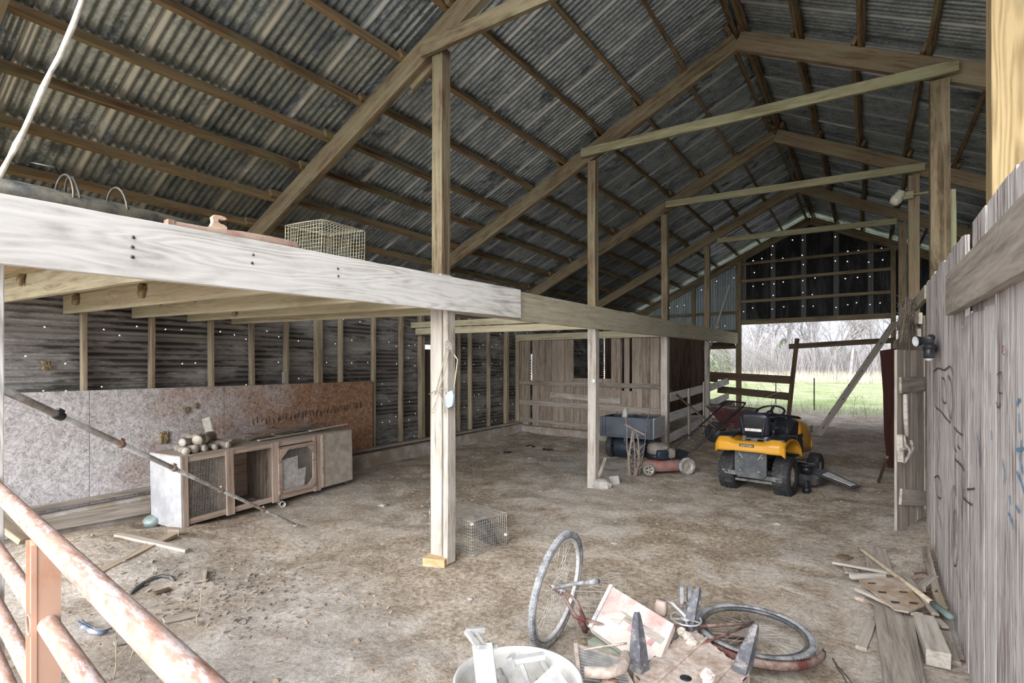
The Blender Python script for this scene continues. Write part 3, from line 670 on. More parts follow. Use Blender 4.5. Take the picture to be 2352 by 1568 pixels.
# mud wasp nests under the loft
nests = [(52, 640, 1.40, .045), (178, 690, 2.10, .05), (330, 668, 2.10, .05), (370, 692, 2.72, .035), (400, 686, 2.72, .02), (448, 680, 2.72, .05), (472, 672, 2.72, .02), (540, 716, 3.30, .04), (682, 690, 3.30, .045)]
nlab = ['at the far left', 'at the wall end of the second joist', 'near the beam on the second joist', 'low on the third joist', 'as a narrow tube on the third joist', 'hanging broad on the third joist', 'as a short tube near the beam on the third joist', 'low on the fourth joist', 'near the beam on the fourth joist']
for i, (u, v, y, r) in enumerate(nests):
    p = at(u, v, Y=y-.03); mb = MB()
    for k in range(7): mb.tube([p+Vector((R.uniform(-1, 1)*r, -.008, r*R.uniform(.6, 1.2))), p+Vector((R.uniform(-1, 1)*r*.7, -.02, -r*R.uniform(.4, 1.3)))], r*.42, 6)
    tag(mb.build('mud_nest', M['nest'], loc=p), 'mud wasp nest %s' % nlab[i], 'wasp nest', 'mud wasp nests under the loft')
for i, (u, v) in enumerate(((428, 942), (449, 932), (376, 1005), (105, 840))):
    p = at(u, v, X=-6.755 if i < 3 else -6.87); mb = MB(); r = (.03, .025, .05, .04)[i]
    for k in range(8): mb.tube([p+Vector((.008, R.uniform(-1, 1)*r, r*R.uniform(.5, 1.5))), p+Vector((.012, R.uniform(-1, 1)*r, -r*R.uniform(.5, 1.4)))], r*.28, 6)
    tag(mb.build('mud_nest', M['nest'], loc=p), 'mud wasp nest ' + ('left of the pair high on the strand board', 'right of the pair high on the strand board', 'broad, low on the strand board left of the logs', 'on the dirty corrugated sheet at the far left')[i], 'wasp nest', 'mud wasp nests on the left wall')
# rails and patches on the partition
def pp(s, z, off=.03): return PA+PD*s+PN*off+Vector((0, 0, z))
tag(timber('rail', pp(.0, 1.28), pp(PL-.02, 1.27), .03, .10, M['grey']), 'top level rail nailed across the cross partition', 'rail', 'partition rails')
tag(timber('rail', pp(.0, .82), pp(PL-.02, .80), .03, .11, M['grey']), 'middle level rail nailed across the cross partition', 'rail', 'partition rails')
tag(timber('rail', pp(.0, .42), pp(2.1, .40), .03, .09, M['grey']), 'bottom level rail low on the cross partition', 'rail', 'partition rails')
tag(timber('board', pp(1.0, 1.02, .05), pp(2.75, .96, .05), .02, .12, M['pale']), 'pale ragged board between the top and middle partition rails', 'board')
mb = MB(); s0, s1 = su(1352), su(1462); a, b = pp(s0, 0, .012), pp(s1, 0, .012)
mb.prism([(a.x, a.y, .22), (b.x, b.y, .22), (b.x, b.y, 1.16), (a.x, a.y, 1.18)], PN*.012)
tag(mb.build('plywood_patch', M['greyz']), 'grey plywood patch low on the cross partition', 'panel')
for s, z0, z1, nm in ((.06, .25, 2.24, 'at the left corner of the cross partition'), (PL-.05, .1, 2.25, 'at the right end of the cross partition')):
    tag(timber('stud', pp(s, z0, .05), pp(s, z1, .05), .09, .06, M['stud'], up=(0, 1, 0)), 'stud %s' % nm, 'stud')
# white rail fence running from the cart post to the gable
XF = -3.13
for nm, z0, z1 in (('top', 1.07, 1.19), ('middle', .69, .80), ('bottom', .30, .44)):
    tag(timber('fence_rail', (XF, 10.2, z0), (XF, 13.4, z1-.02), .025, .17, M['white']), '%s whitewashed rail of the fence behind the cart post' % nm, 'fence rail', 'whitewashed fence rails')
    if nm != 'bottom': tag(timber('fence_rail', (XF+.02, 13.0, z1-.05), (XF-.05, 15.6, z1+.05), .025, .17, M['white']), '%s whitewashed rail of the farther fence panel' % nm, 'fence rail', 'whitewashed fence rails')
for nm, y, z1, w_ in (('wide', 11.35, 1.20, .10), ('narrow', 12.55, 1.30, .08)):
    tag(timber('fence_stile', (XF+.04, y, .15), (XF+.04, y, z1), w_, .03, M['pale'], up=(1, 0, 0)), '%s upright of the whitewashed fence' % nm, 'fence post')
# dark gate panel in the doorway
pA = lambda u, v: at(u, v, Y=15.5)
tag(timber('gate_rail', pA(1617, 861), pA(1820, 873), .03, .20, M['dark'], warp=.005), 'top dark rail of the gate panel in the far doorway', 'gate rail', 'dark gate rails')
tag(timber('gate_rail', pA(1648, 894), pA(1812, 910), .03, .19, M['dark'], warp=.005), 'middle dark rail of the gate panel in the far doorway', 'gate rail', 'dark gate rails')
tag(timber('gate_rail', pA(1613, 922), pA(1688, 926), .03, .15, M['dark'], warp=.005), 'short low dark rail left of the doorway post', 'gate rail', 'dark gate rails')
tag(timber('gate_pole', pA(1810, 968), pA(1831, 777), .10, .09, M['dark'], up=(0, 1, 0)), 'leaning dark pole in the middle of the far doorway', 'pole')
tag(timber('gate_rail', at(1812, 794, Y=15.57), at(2056, 783, Y=15.57), .05, .13, M['dark'], warp=.02), 'long dark bar across the far doorway at head height', 'bar')
tag(timber('gate_rail', at(1618, 871, Y=15.3), at(1648, 875, Y=15.2), .05, .08, M['dark']), 'stub of a dark board on the second post from the far doorway', 'board')
# beam and light on the right wall
tag(timber('wall_beam', (.435, .9, 2.095), (.435, 4.35, 2.12), .045, .25, M['grey']), 'grey level board nailed high across the limed right wall', 'board')
tag(timber('wall_plate', (.51, .9, 2.30), (.51, 6.6, 2.36), .04, .12, M['timber']), 'brown plate behind the tops of the right wall boards', 'plate')
# ================================================================== THINGS
Z3 = Vector((0, 0, 1)); X3 = Vector((1, 0, 0)); Y3 = Vector((0, 1, 0))
def V(*a): return Vector(a)
def wire_panel(mb, o, a, b, la, lb, sa, sb, r=.0013, sag=0, jit=0):
    o, a, b = Vector(o), Vector(a), Vector(b); nrm = a.cross(b).normalized()
    def P(s, t):
        k = sag*math.sin(math.pi*min(1, max(0, s/la)))*math.sin(math.pi*min(1, max(0, t/lb)))
        return o+a*s+b*t-Z3*k+nrm*jit*math.sin(7*s/la+3*t/lb)
    n = max(1, round(la/sa))
    for i in range(n+1):
        s = la*i/n; mb.tube([P(s, lb*k/5) for k in range(6)], r*(1.6 if i in (0, n) else 1), 4)
    n = max(1, round(lb/sb))
    for i in range(n+1):
        t = lb*i/n; mb.tube([P(la*k/5, t) for k in range(6)], r*(1.6 if i in (0, n) else 1), 4)
def cage(name, o, a, b, la, lb, h, label, mat, sp=.025, sag=0, tilt=0, lid=True):
    o = Vector(o); a = Vector(a).normalized(); b = Vector(b).normalized(); up = (Z3+a*tilt).normalized()
    e = empty(name, o, label, 'wire cage')
    for nm, oo, u1, v1, l1, l2, sg in (('front_panel', o, a, up, la, h, 0), ('back_panel', o+b*lb, a, up, la, h, 0), ('side_panel', o, b, up, lb, h, 0), ('side_panel', o+a*la, b, up, lb, h, 0), ('floor_panel', o, a, b, la, lb, 0), ('top_panel', o+up*h, a, b, la, lb, sag)):
        m_ = MB(); wire_panel(m_, oo, u1, v1, l1, l2, sp, sp, sag=sg, jit=.004); m_.build(nm, mat, e, world=True)
    return e
# --- cage trap on the floor
gz = g(-2.85, 4.0)
e = cage('cage_trap', (-2.87, 3.71, gz), (.22, .975, 0), (-.975, .22, 0), .42, .62, .29, 'galvanised wire cage trap on the floor behind the foreground post', M['cage'], .026)
mb = MB(); mb.prism([V(-2.81, 4.0, gz+.02), V(-3.06, 4.06, gz+.02), V(-3.05, 3.99, gz+.26), V(-2.83, 3.94, gz+.26)], (0, .004, 0)); mb.bar((-2.86, 3.9, gz+.28), (-2.80, 4.05, gz+.02), .012, .012)
mb.build('trap_door', M['greymetal'], e, world=True)
for p in ((-2.875, 3.73, gz+.27), (-2.77, 4.1, gz+.10)):
    m_ = MB(); m_.rock(p, .018); m_.build('mud_clod', M['paper'], e, world=True)
# --- bent cage on the loft edge
c0 = at(737, 588, X=-2.99); c0.z = 2.40
cage('wire_cage', (c0.x, c0.y, 2.385), (0, 1, 0), (-1, -.12, 0), .36, .34, .25, 'bent wire cage standing on the loft edge above the white beam', M['wirewarm'], .024, sag=.035, tilt=.04)
# --- dark pipes, rusty tank and wooden duck shape on the loft
for i, (a, b, z, r, lab) in enumerate(((-3.25, -3.30, 2.47, .045, 'thick dark pipe lying on the loft nearest the beam'), (-3.36, -3.40, 2.50, .04, 'second dark pipe lying on the loft behind the thick one'), (-3.46, -3.5, 2.54, .035, 'thin dark pipe lying at the back of the bundle'))):
    mb = MB(); pts = [V(a, .5, z), V((a+b)/2, 1.3, z+.005), V(b, 2.05-.1*i, z)]
    mb.tube(pts, r, 14); tag(mb.build('pipe', M['darkpipe'], loc=pts[0]), lab, 'pipe', 'dark pipes on the loft')
mb = MB(); mb.torus((-3.36, 1.02, 2.50), (0, 1, 0), .13, .006, 24, 5); mb.torus((-3.36, 1.06, 2.50), (.1, 1, .15), .125, .006, 24, 5); mb.tube([V(-3.36, 1.0, 2.63), V(-3.3, .95, 2.68), V(-3.38, .9, 2.66), V(-3.30, .97, 2.64)], .006, 6)
tag(mb.build('rope_tie', M['darkpipe'], loc=(-3.36, 1.05, 2.5)), 'left dark cord tied around the pipes on the loft', 'cord')
mb = MB(); mb.torus((-3.36, 1.25, 2.50), (0, 1, .1), .125, .006, 24, 5); tag(mb.build('rope_tie', M['darkpipe'], loc=(-3.36, 1.25, 2.5)), 'right dark cord tied around the pipes on the loft', 'cord')
p0 = at(388, 532, X=-2.99); p1 = at(692, 580, X=-3.02)
mb = MB(); pa = V(-3.02, p0.y, 2.405); pb = V(-3.02, p1.y, 2.415); d = pb-pa
pr = [(0, .0), (.022, .01), (.024, .04), (.028, .3), (.042, .5), (.046, .72), (.046, .86), (.040, .93), (.026, .975), (0, 1)]
mb.lathe([(r, h*d.length) for r, h in pr], pa, d, 20); o = mb.build('tank', M['tank'], loc=pa); tag(o, 'long rusty gas cylinder lying on top of the white beam', 'cylinder')
m_ = MB(); m_.box(pa+V(0, .015, 0), (.05, .03, .05)); m_.build('end_cap', M['rust'], o, world=False); bpy.data.objects['end_cap'].location = -pa
q = at(474, 541, X=-3.02); s_ = .0019*1.55
out = [(0, 0), (.02, .01), (.028, .03), (.024, .05), (.035, .062), (.06, .064), (.078, .06), (.082, .052), (.072, .046), (.05, .047), (.046, .036), (.056, .028), (.07, .026), (.082, .02), (.085, 0)]
mb = MB(); k_ = 1.25; mb.prism([(q.x, q.y+a*k_*1.1, 2.435+b*k_) for a, b in out], (-.03, 0, 0)); tag(mb.build('wooden_cutout', wood('cutout wood', (.55, .38, .26), (.82, .64, .50), axis=1), loc=(q.x, q.y, 2.43)), 'light wooden cutout shape standing on the rusty cylinder', 'wood cutout')
# --- white rope hanging top left
pts = [V(-1.95, 1.0, 4.98), V(-2.08, .85, 3.9)]+[atd(u, v, 1.8) for u, v in ((192, -10), (168, 58), (138, 128), (118, 162), (98, 205), (72, 262), (55, 300), (38, 332), (22, 362), (0, 402))]+[V(-2.75, .56, 2.2), V(-2.99, .58, 2.16)]
mb = MB(); mb.tube(pts, [.0085+.0015*math.sin(i*2.3) for i in range(len(pts))], 8)
tag(mb.build('rope', M['cord'], loc=pts[0]), 'off white rope hanging in the top left corner', 'rope')
# --- telescopic pole
pb, pa = atg(683, 1206, .02), at(-25, 880, X=-3.0)
e = empty('extension_pole', pb, 'aluminium telescopic pole leaning from the ground to the left edge post', 'pole')
d = pb-pa
def tt(u): # parameter where the pole shows at column u
    best = min(range(1001), key=lambda i: abs(uv(pa+d*(i/1000))[0]-u)); return best/1000
def uv(p):
    D = -SN*p.x+CS*p.y; return (1176+F_PX*(CS*p.x+SN*p.y)/D, HZ-F_PX*(p.z-EYE)/D)
cl = [tt(u) for u in (135, 277, 398, 508, 605)]
br = [0]+cl+[1]; rr = [.0165, .015, .0145, .013, .0125, .011]
for i in range(6):
    mb = MB(); mb.cyl(pa+d*br[i], pa+d*br[i+1], rr[i]*1.05, n=14); mb.build('tube_section', M['steel'], e, world=True)
for t_, r_ in zip(cl, rr):
    mb = MB(); x, y, z = basis(d); c = pa+d*t_; mb.cyl(c-x*.02, c+x*.02, r_+.005, n=12); mb.box(c+z*(r_+.006), (.036, .016, .018), (x, y, z)); mb.build('clamp', M['rust' if t_ != cl[0] else 'black'], e, world=True)
mb = MB(); x = d.normalized(); mb.cyl(pb-x*.07, pb-x*.03, .02, n=10); mb.torus(pb-x*.015, (0, 0, 1), .022, .009, 14, 6); mb.build('end_fitting', M['rustlight'], e, world=True)
# --- rabbit hutch
F0, F1 = V(-5.79, 2.72, g(-5.79, 2.72)+.0), V(-5.94, 4.98, g(-5.94, 4.98)+.03)
hd = (F1-F0); HL = hd.length; rz = math.atan2(hd.y, hd.x); rxt = math.asin(hd.z/HL)
hut = empty('rabbit_hutch', F0, 'old wooden rabbit hutch with wire fronts standing by the left wall', 'hutch', rz)
hut.rotation_euler = (0, -rxt, rz)
def sh(u):
    t = (u-1176)/F_PX; dx, dy = -SN+CS*t, CS+SN*t; a, b = F1.x-F0.x, F1.y-F0.y
    return (F0.y*dx-F0.x*dy)/(a*dy-b*dx)*math.hypot(a, b)
HH, HD = .71, .52
def ht(nm, p0, p1, wy, wz, mat='pale', up=(0, 0, 1), lab=None): return timber(nm, p0, p1, wy, wz, M[mat], up=up, parent=hut, world=False, warp=.002, label=lab)
M['pinkwood'] = wood('hutch wood', (.26, .18, .14), (.62, .50, .43), patch=(.56, .50, .45), patch_amt=.4)
for nm, u0, u1 in (('a', 410, 432), ('b', 519, 537), ('c', 625, 640), ('d', 720, 735)):
    s0, s1 = max(0, sh(u0)), sh(u1); ht('stile', (.5*(s0+s1), -.012, .0), (.5*(s0+s1), -.012, HH), s1-s0, .024, 'pinkwood', (0, 1, 0))
ht('top_rail', (0, .005, HH-.03), (sh(735), .005, HH-.03), .022, .06, 'pinkwood'); ht('bottom_rail', (0, .005, .04), (sh(735), .005, .04), .022, .06, 'pinkwood')
ht('back_rail', (0, HD, .35), (HL, HD, .35), .02, .68, 'pinkwood'); 
for s in (sh(560), sh(590)): ht('back_slat', (s, HD-.03, .05), (s, HD-.03, HH-.05), .07, .02, 'pale', (0, 1, 0))
mb = MB(); mb.bx(-.012, 0, -.02, HD+.03, -.02, HH+.005); mb.build('side_panel', M['greywhite'], hut, label='whitish weathered end panel')
for sx in (sh(528), sh(632), sh(727), HL-.01):
    mb = MB(); mb.bx(sx-.008, sx+.004, .02, HD, .03, HH-.02); mb.build('divider', M['greyz'], hut)
mb = MB(); mb.bx(0, HL, 0, HD, .01, .03); mb.build('floor_board', M['grey'], hut)
mb = MB(); mb.bx(-.01, HL, -.02, HD+.03, HH, HH+.015); mb.build('top_board', M['grey'], hut)
mb = MB(); s0, s1 = sh(432), sh(519); wire_panel(mb, (s0-.02, -.003, .05), X3, Z3, s1-s0+.04, HH-.1, .0165, .0165, r=.0014); mb.build('wire_front', M['mesh'], hut)
# hinged mesh door with cut corners
s0, s1 = sh(641), sh(722); mbd = MB(); t_ = .05; y_ = -.03
o = None
for a, b in (((s0, y_, .08), (s0, y_, HH-.07)), ((s1-.02, y_, .08), (s1-.02, y_, HH-.07)), ((s0, y_, HH-.09), (s1, y_, HH-.09)), ((s0, y_, .10), (s1, y_, .10))): mbd.bar(a, b, .045, .02, (0, 1, 0) if a[0] == b[0] else (0, 1, 0))
for cx, cz, sx, sz in ((s0, HH-.09, 1, -1), (s1-.02, HH-.09, -1, -1), (s1-.02, .10, -1, 1)):
    mbd.prism([(cx, y_-.014, cz), (cx+.13*sx, y_-.014, cz), (cx, y_-.014, cz+.13*sz)], (0, .01, 0))
door = mbd.build('door', M['pinkwood'], hut, label='wire mesh door with cut corners')
mb = MB(); wire_panel(mb, (s0, y_+.012, .1), X3, Z3, s1-s0-.02, HH-.19, .014, .014, r=.0010); mb.build('wire_mesh', M['mesh'], door)
mb = MB(); mb.prism([(s0+.03, y_+.02, .12), (s1-.16, y_+.02, .12), (s1-.13, y_+.02, .34), (s1-.25, y_+.02, .33), (s1-.25, y_+.02, .50), (s0+.03, y_+.02, .48)], (0, .004, 0)); mb.build('paper_sheet', M['paper'], door)
s2 = sh(735); mb = MB(); mb.bx(s2, HL-.0, -.035, -.02, .03, HH+.0); o = mb.build('plywood_door', M['dust'] if 0 else plain('dusty plywood', (.46, .42, .37), .9, scale=10, bump=.2), hut)
mb = MB(); mb.bx(s2+.01, s2+.035, -.045, -.035, .03, HH); mb.build('hinge_strip', M['pinkwood'], o)
mb = MB()
for k in range(7): mb.rock((sh(590)+R.uniform(-.18, .18), .15+R.uniform(-.1, .1), .045), .03, (1.4, 1, .5))
mb.build('droppings', M['bark'], hut)
def H(u_, y_, z_): return hut.matrix_world@V(u_, y_, z_) if 0 else (Matrix.Translation(F0)@hut.rotation_euler.to_matrix().to_4x4())@V(u_, y_, z_)
# logs on the hutch
LSH = .13
logs = [(.20, .02, .05, .34, .038, .3), (.30, .04, .045, .30, .042, .1), (.40, .03, .036, .28, .036, -.1), (.52, .05, .035, .26, .034, .2), (.66, .02, .042, .34, .040, -.35), (.76, .14, .045, .30, .040, -.2), (.36, .1, .125, .40, .050, .9), (.24, .16, .11, .36, .040, 1.2), (.46, .13, .115, .34, .044, .1)]
lnm = ['leftmost of the logs on the hutch', 'second log from the left in the bottom row on the hutch', 'third log from the left in the bottom row on the hutch', 'thin pale log in the middle of the bottom row on the hutch', 'big log with a clean sawn end, right on the hutch', 'rightmost log on the hutch', 'fat log lying crosswise on top of the pile', 'slanting log at the back of the pile', 'short log in the middle of the upper row']
for i, (s, y_, z_, ln, r_, an) in enumerate(logs):
    p0 = H(s-LSH, y_, HH+.012+(z_ if z_ > .1 else r_)); dv = (Matrix.Rotation(rz+math.pi/2-an, 3, 'Z')@X3); p1 = p0+dv*ln
    mb = MB(); pts = [p0+(p1-p0)*(k/6)+Z3*.006*math.sin(k*1.7+i) for k in range(7)]; mb.tube(pts, [r_*(1+.1*math.sin(k*2.1+i)) for k in range(7)], 14, cap=False)
    o = mb.build('log', M['bark'], loc=p0); tag(o, lnm[i], 'log', 'firewood logs on the hutch')
    dd = (pts[1]-pts[0]).normalized()
    for a_, b_ in ((pts[0]-dd*.002, pts[0]+dd*.01), (pts[-1]-dd*.01, pts[-1]+dd*.002)):
        m_ = MB(); m_.cyl(a_, b_, r_*1.03, n=14); m_.build('sawn_end', M['logend'], o, world=True)
# thin scraps lying on the hutch top
for i, (s0, y0, s1, y1, wd, z_, mt, lab) in enumerate(((.95, .1, 2.0, .2, .05, .03, 'pale', 'long pale lath lying along the hutch top'), (.9, .3, 1.9, .4, .09, .045, 'grey', 'wide grey board lying at the back of the hutch top'), (1.2, .2, 2.2, .35, .03, .07, 'stick', 'thin stick lying on the hutch top'), (1.7, .12, 2.3, .10, .05, .055, 'pale', 'short pale board at the right end of the hutch top'))):
    tag(timber('scrap_board', H(s0, y0, HH+z_), H(s1, y1, HH+z_+.01), wd, .012, M[mt], warp=.006), lab, 'board', 'scrap boards on the hutch')
mb = MB()
for k in range(9): mb.tube([H(.85+.1*q_+R.uniform(-.02, .02), .2+.05*math.sin(k+q_)+.02*k, HH+.03+.035*math.sin(q_*.6+k*.3)**2+.008*k) for q_ in range(12)], .004, 5)
tag(mb.build('wire_bundle', M['stick'], loc=H(1.3, .2, HH)), 'bundle of old wires and reeds on the hutch top', 'wire bundle')
tag(timber('tile', H(.64, HD-.01, HH+.02), H(.62, HD+.06, HH+.31), .17, .02, plain('slate grey board', (.38, .37, .34), .9), up=(0, 1, 0)), 'small grey board standing upright on the hutch against the panel', 'board')
for i, (dx, z1, w_) in enumerate(((.05, .62, .10), (.09, .55, .07))):
    p = H(HL+dx, .12+.04*i, 0); p.z = g(p.x, p.y); tag(timber('scrap_board', p, p+V(.0, .01, z1), w_, .022, M['pale'], up=(1, .4, 0)), ('ragged pale board standing behind the right end of the hutch', 'narrow ragged board standing outermost at the right end of the hutch')[i], 'board')
p = atg(650, 1165); mb = MB(); q = p+V(-.25, .1, .05); mb.lathe([(.035, 0), (.035, .2), (.029, .2), (.029, 0)], p+V(0, 0, .035), V(-.9, .3, .0), 18, True); tag(mb.build('pipe', M['pvc'], loc=p), 'open grey pipe end sticking out from under the hutch', 'pipe')
p = V(-6.28, 2.66, .02); mb = MB(); mb.lathe([(0, .06), (.07, .06), (.075, .05), (.08, -.03), (.076, -.03), (.07, .045), (0, .05)], p, V(.2, -.35, .9), 24); tag(mb.build('bucket', plain('teal tin', (.33, .42, .43), .5, .2), loc=p), 'small blue grey tin half buried at the left foot of the hutch', 'tin')
tag(timber('wood_block', atg(385, 1222, .03), atg(412, 1222, .03), .08, .07, M['pinkwood']), 'small wood block under the left front corner of the hutch', 'block')
tag(timber('board', atg(268, 1228, .02), atg(432, 1262, .03), .07, .025, M['pale']), 'pale lath lying on the dirt left of the pole tip', 'board')
tag(timber('board', atg(185, 1335, .02), atg(395, 1228, .03), .10, .03, M['stud']), 'brown half buried plank below the pale lath', 'board')
tag(timber('board', atd(-130, 1085, 5.0), atg(72, 1240, .06), .20, .05, M['stud'], up=(.3, .2, 1)), 'thick brown plank leaning at the left edge behind the gate', 'plank')
tag(timber('board', V(-6.6, 1.2, .15), V(-6.56, 2.75, .13), .03, .13, M['grey']), 'grey board on edge in front of the footing left of the hutch', 'board')
for i, (u0, v0, u1, v1, w_, lab) in enumerate(((460, 1310, 458, 1335, .10, 'small square wood chip on the dirt below the hutch'), (375, 1425, 450, 1408, .07, 'curved grey wood piece on the dirt right of the blue strap'), (355, 1362, 390, 1350, .05, 'dark wood piece on the dirt above the gate pipe'), (262, 1478, 300, 1468, .06, 'grey chip beside the dry weed'))):
    tag(timber('wood_scrap', atg(u0, v0, .015), atg(u1, v1, .02), w_, .015, M['grey' if i != 2 else 'dark']), lab, 'wood scrap')
pts = [atg(u, v, .015) for u, v in ((298, 1362), (315, 1350), (332, 1338), (350, 1328), (372, 1322), (392, 1325), (400, 1332))]
mb = MB(); mb.tube(pts, [.012, .016, .017, .016, .015, .012, .008], 8); tag(mb.build('rag_rope', M['greymetal'], loc=pts[0]), 'dark twisted rag lying on the dirt above the gate', 'rag')
pts = [atg(u, v, .02) for u, v in ((180, 1428), (192, 1440), (212, 1450), (232, 1453), (248, 1448))]
mb = MB(); mb.tube(pts, [.008, .014, .014, .013, .009], 8); mb.tube([p_+V(0, .02, .006) for p_ in pts], .005, 6); tag(mb.build('strap', plain('blue strap', (.10, .15, .26), .6, dirt=(.6, .62, .66), dirt_amt=.3), loc=pts[0]), 'dark blue and white strap on the dirt behind the gate', 'strap')
# --- tubular gate in the left foreground
gate = empty('tube_gate', (-3.0, .65, .05), 'salmon painted tubular farm gate with flaking paint in the left foreground', 'gate')
def gpipe(pts, r, nm='rail'):
    p0 = Vector(pts[0]); 
    mb = MB(); x, y, z = basis(Vector(pts[-1])-p0); Mx = Matrix((x, y, z)).transposed().to_4x4(); Mx.translation = p0; Mi = Mx.inverted()
    mb.tube([Mi@Vector(p) for p in pts], r, 20); o = mb.build(nm, M['salmonflake'], gate); o.location = p0; o.rotation_euler = Mx.to_euler(); o.matrix_parent_inverse = Matrix.Translation(gate.location).inverted(); return o
gl = lambda u, v, z: at(u, v, Z=z)
zs = 1.2
A0 = gl(-60, 1072, 1.2); A1 = gl(450, 1568, 1.2); dA = (A1-A0)
def gp(t, z, bow=0): return V(A0.x+dA.x*t, A0.y+dA.y*t, z)+V(-.0, bow*math.sin(math.pi*t), 0)
gpipe([gp(-.3+1.7*k/12, 1.2) for k in range(13)], .0265)
gpipe([gp(-.3+1.7*k/12, .965) for k in range(13)], .0245)
gpipe([gp(-.3+1.7*k/12, .745) for k in range(13)], .0245)
gpipe([gp(-.3+1.7*k/12, .54) for k in range(13)], .0245)
gpipe([gp(-.3+1.7*k/12, .33) for k in range(13)], .0245)
gpipe([gp(-.3+1.7*k/12, .12) for k in range(13)], .0245)
Bt = min(range(1000), key=lambda i: abs(uv(gp(i/1000, 1.1))[0]-104))/1000
bc = gp(Bt, 0); dn = dA.normalized(); nn = V(-dn.y, dn.x, 0)
mb = MB(); mb.box(bc+V(0, 0, .64), (.072, .056, 1.10), (dn, nn, Z3))
for off in (-.036, .036): mb.box(bc+dn*off-nn*.03+V(0, 0, .64), (.006, .012, 1.10), (dn, nn, Z3))
mb.build('brace_channel', M['salmon'], gate, world=True)
m_ = MB()
for z_ in (.965, .745, .54): m_.torus(bc-nn*.035+V(0, 0, z_), nn, .028, .003, 24, 5)
m_.build('weld_ring', M['rust'], gate, world=True)
# --- dry weed stalks near the gate
def weed(name, base, h, lab, n=9, mat='weed', lean=(.0, .0), cat='weed', r=.003):
    mb = MB(); base = Vector(base); pts = [base+V(lean[0]*(k/6)**1.3, lean[1]*(k/6)**1.3, h*k/6)+V(R.uniform(-1, 1), R.uniform(-1, 1), 0)*.008 for k in range(7)]; mb.tube(pts, [r*(1-.1*k) for k in range(7)], 5)
    for i in range(n):
        t = R.uniform(.2, .95); k = int(t*6); p = pts[k].lerp(pts[min(6, k+1)], t*6-k); a = R.uniform(0, 6.28); l = h*R.uniform(.12, .35)*(1.2-t*.6)
        q1 = p+V(math.cos(a)*l*.5, math.sin(a)*l*.5, l*.45); q2 = p+V(math.cos(a)*l*.9, math.sin(a)*l*.9, l*.9); mb.tube([p, q1, q2], r*.4, 4)
        for _ in range(4): w_ = q1.lerp(q2, R.random()); mb.tube([w_, w_+V(R.uniform(-1, 1), R.uniform(-1, 1), R.uniform(.2, 1))*.03], r*.35, 3)
    o = mb.build(name, M[mat], loc=base); return tag(o, lab, cat)
weed('dry_weed', atg(262, 1560), .42, 'pale branching dry weed standing behind the gate', 14, lean=(-.08, .05), r=.004)
weed('dry_weed', atg(300, 1520), .3, 'smaller dry weed between the gate and the strap', 9, lean=(.1, .05))
weed('dry_weed', atg(452, 1440), .35, 'thin dry stem right of the upper gate rail', 5, lean=(-.02, .06))
# --- things hung on the foreground post
pz = lambda u, v: at(u, v, Y=3.44)
mb = MB(); out = [pz(u, v) for u, v in ((1026, 912), (1032, 900), (1041, 896), (1044, 905), (1043, 925), (1041, 932), (1033, 936), (1027, 932))]
mb.prism(out, (0, -.018, 0)); saw = mb.build('hand_saw', M['saw'], loc=out[0]); tag(saw, 'bow saw with a light blue handle hung on the foreground post', 'saw')
mb = MB(); fr = [pz(u, v)+V(0, -.01, 0) for u, v in ((1043, 905), (1046, 880), (1050, 850), (1053, 826), (1047, 817), (1040, 808))]; mb.tube(fr, .006, 8); mb.build('saw_frame', M['wirewarm'], saw, world=False).location = -out[0]
mb = MB()
for k in range(7): mb.tube([pz(1033, 787)+V(R.uniform(-.02, .02), -.02-R.random()*.03, R.uniform(-.02, .02)), pz(1037, 790)+V(R.uniform(-.04, .04), -.04, R.uniform(-.03, .04)), pz(1045, 800)+V(0, -.02, R.uniform(-.05, 0))], .003, 5)
tag(mb.build('wire_hank', M['cage'], loc=pz(1035, 795)), 'small hank of wire looped over a nail high on the foreground post', 'wire hank')
mb = MB()
for ln in (((1027, 800), (1016, 850), (1006, 890), (1002, 905)), ((1034, 800), (1024, 850), (1016, 880), (1012, 893)), ((988, 905), (1000, 898), (1014, 893), (1026, 892), (1027, 905)), ((1012, 893), (1003, 925), (994, 945), (997, 947)), ((1012, 900), (1020, 922), (1024, 946), (1019, 947))): mb.tube([pz(u, v)+V(0, -.012, 0) for u, v in ln], .0042, 6)
tag(mb.build('wire_hanger', M['wirewarm'], loc=pz(1012, 893)), 'bent pale wire hanger on the front of the foreground post', 'wire')
mb = MB(); c = at(1363, 875, Y=6.52); mb.cyl(c, c+V(0, -.012, 0), .032, n=20); mb.cyl(c+V(0, -.012, 0), c+V(0, -.016, 0), .006, n=8); tag(mb.build('disc', M['paper'], loc=c), 'small round white disc nailed on the middle post', 'disc')
# stones and stick at the middle post
mb = MB(); p = atg(1383, 1118); mb.rock(p+V(0, 0, .03), .15, (.9, .75, .6)); tag(mb.build('stone', M['stone'], loc=p), 'rough stone at the foot of the middle post', 'stone')
mb = MB(); p = atg(1412, 1110); mb.box(p+V(0, 0, .05), (.14, .12, .12), (V(.93, .3, .15), V(-.3, .95, 0), V(-.15, 0, 1))); tag(mb.build('stone', M['stone'], loc=p, bevel=.015), 'blocky grey stone right of the middle post', 'stone')
tag(timber('stick', atg(1368, 1112), at(1390, 1052, Y=6.5), .03, .03, M['pale']), 'short pale stick leaning on the foot of the middle post', 'stick')
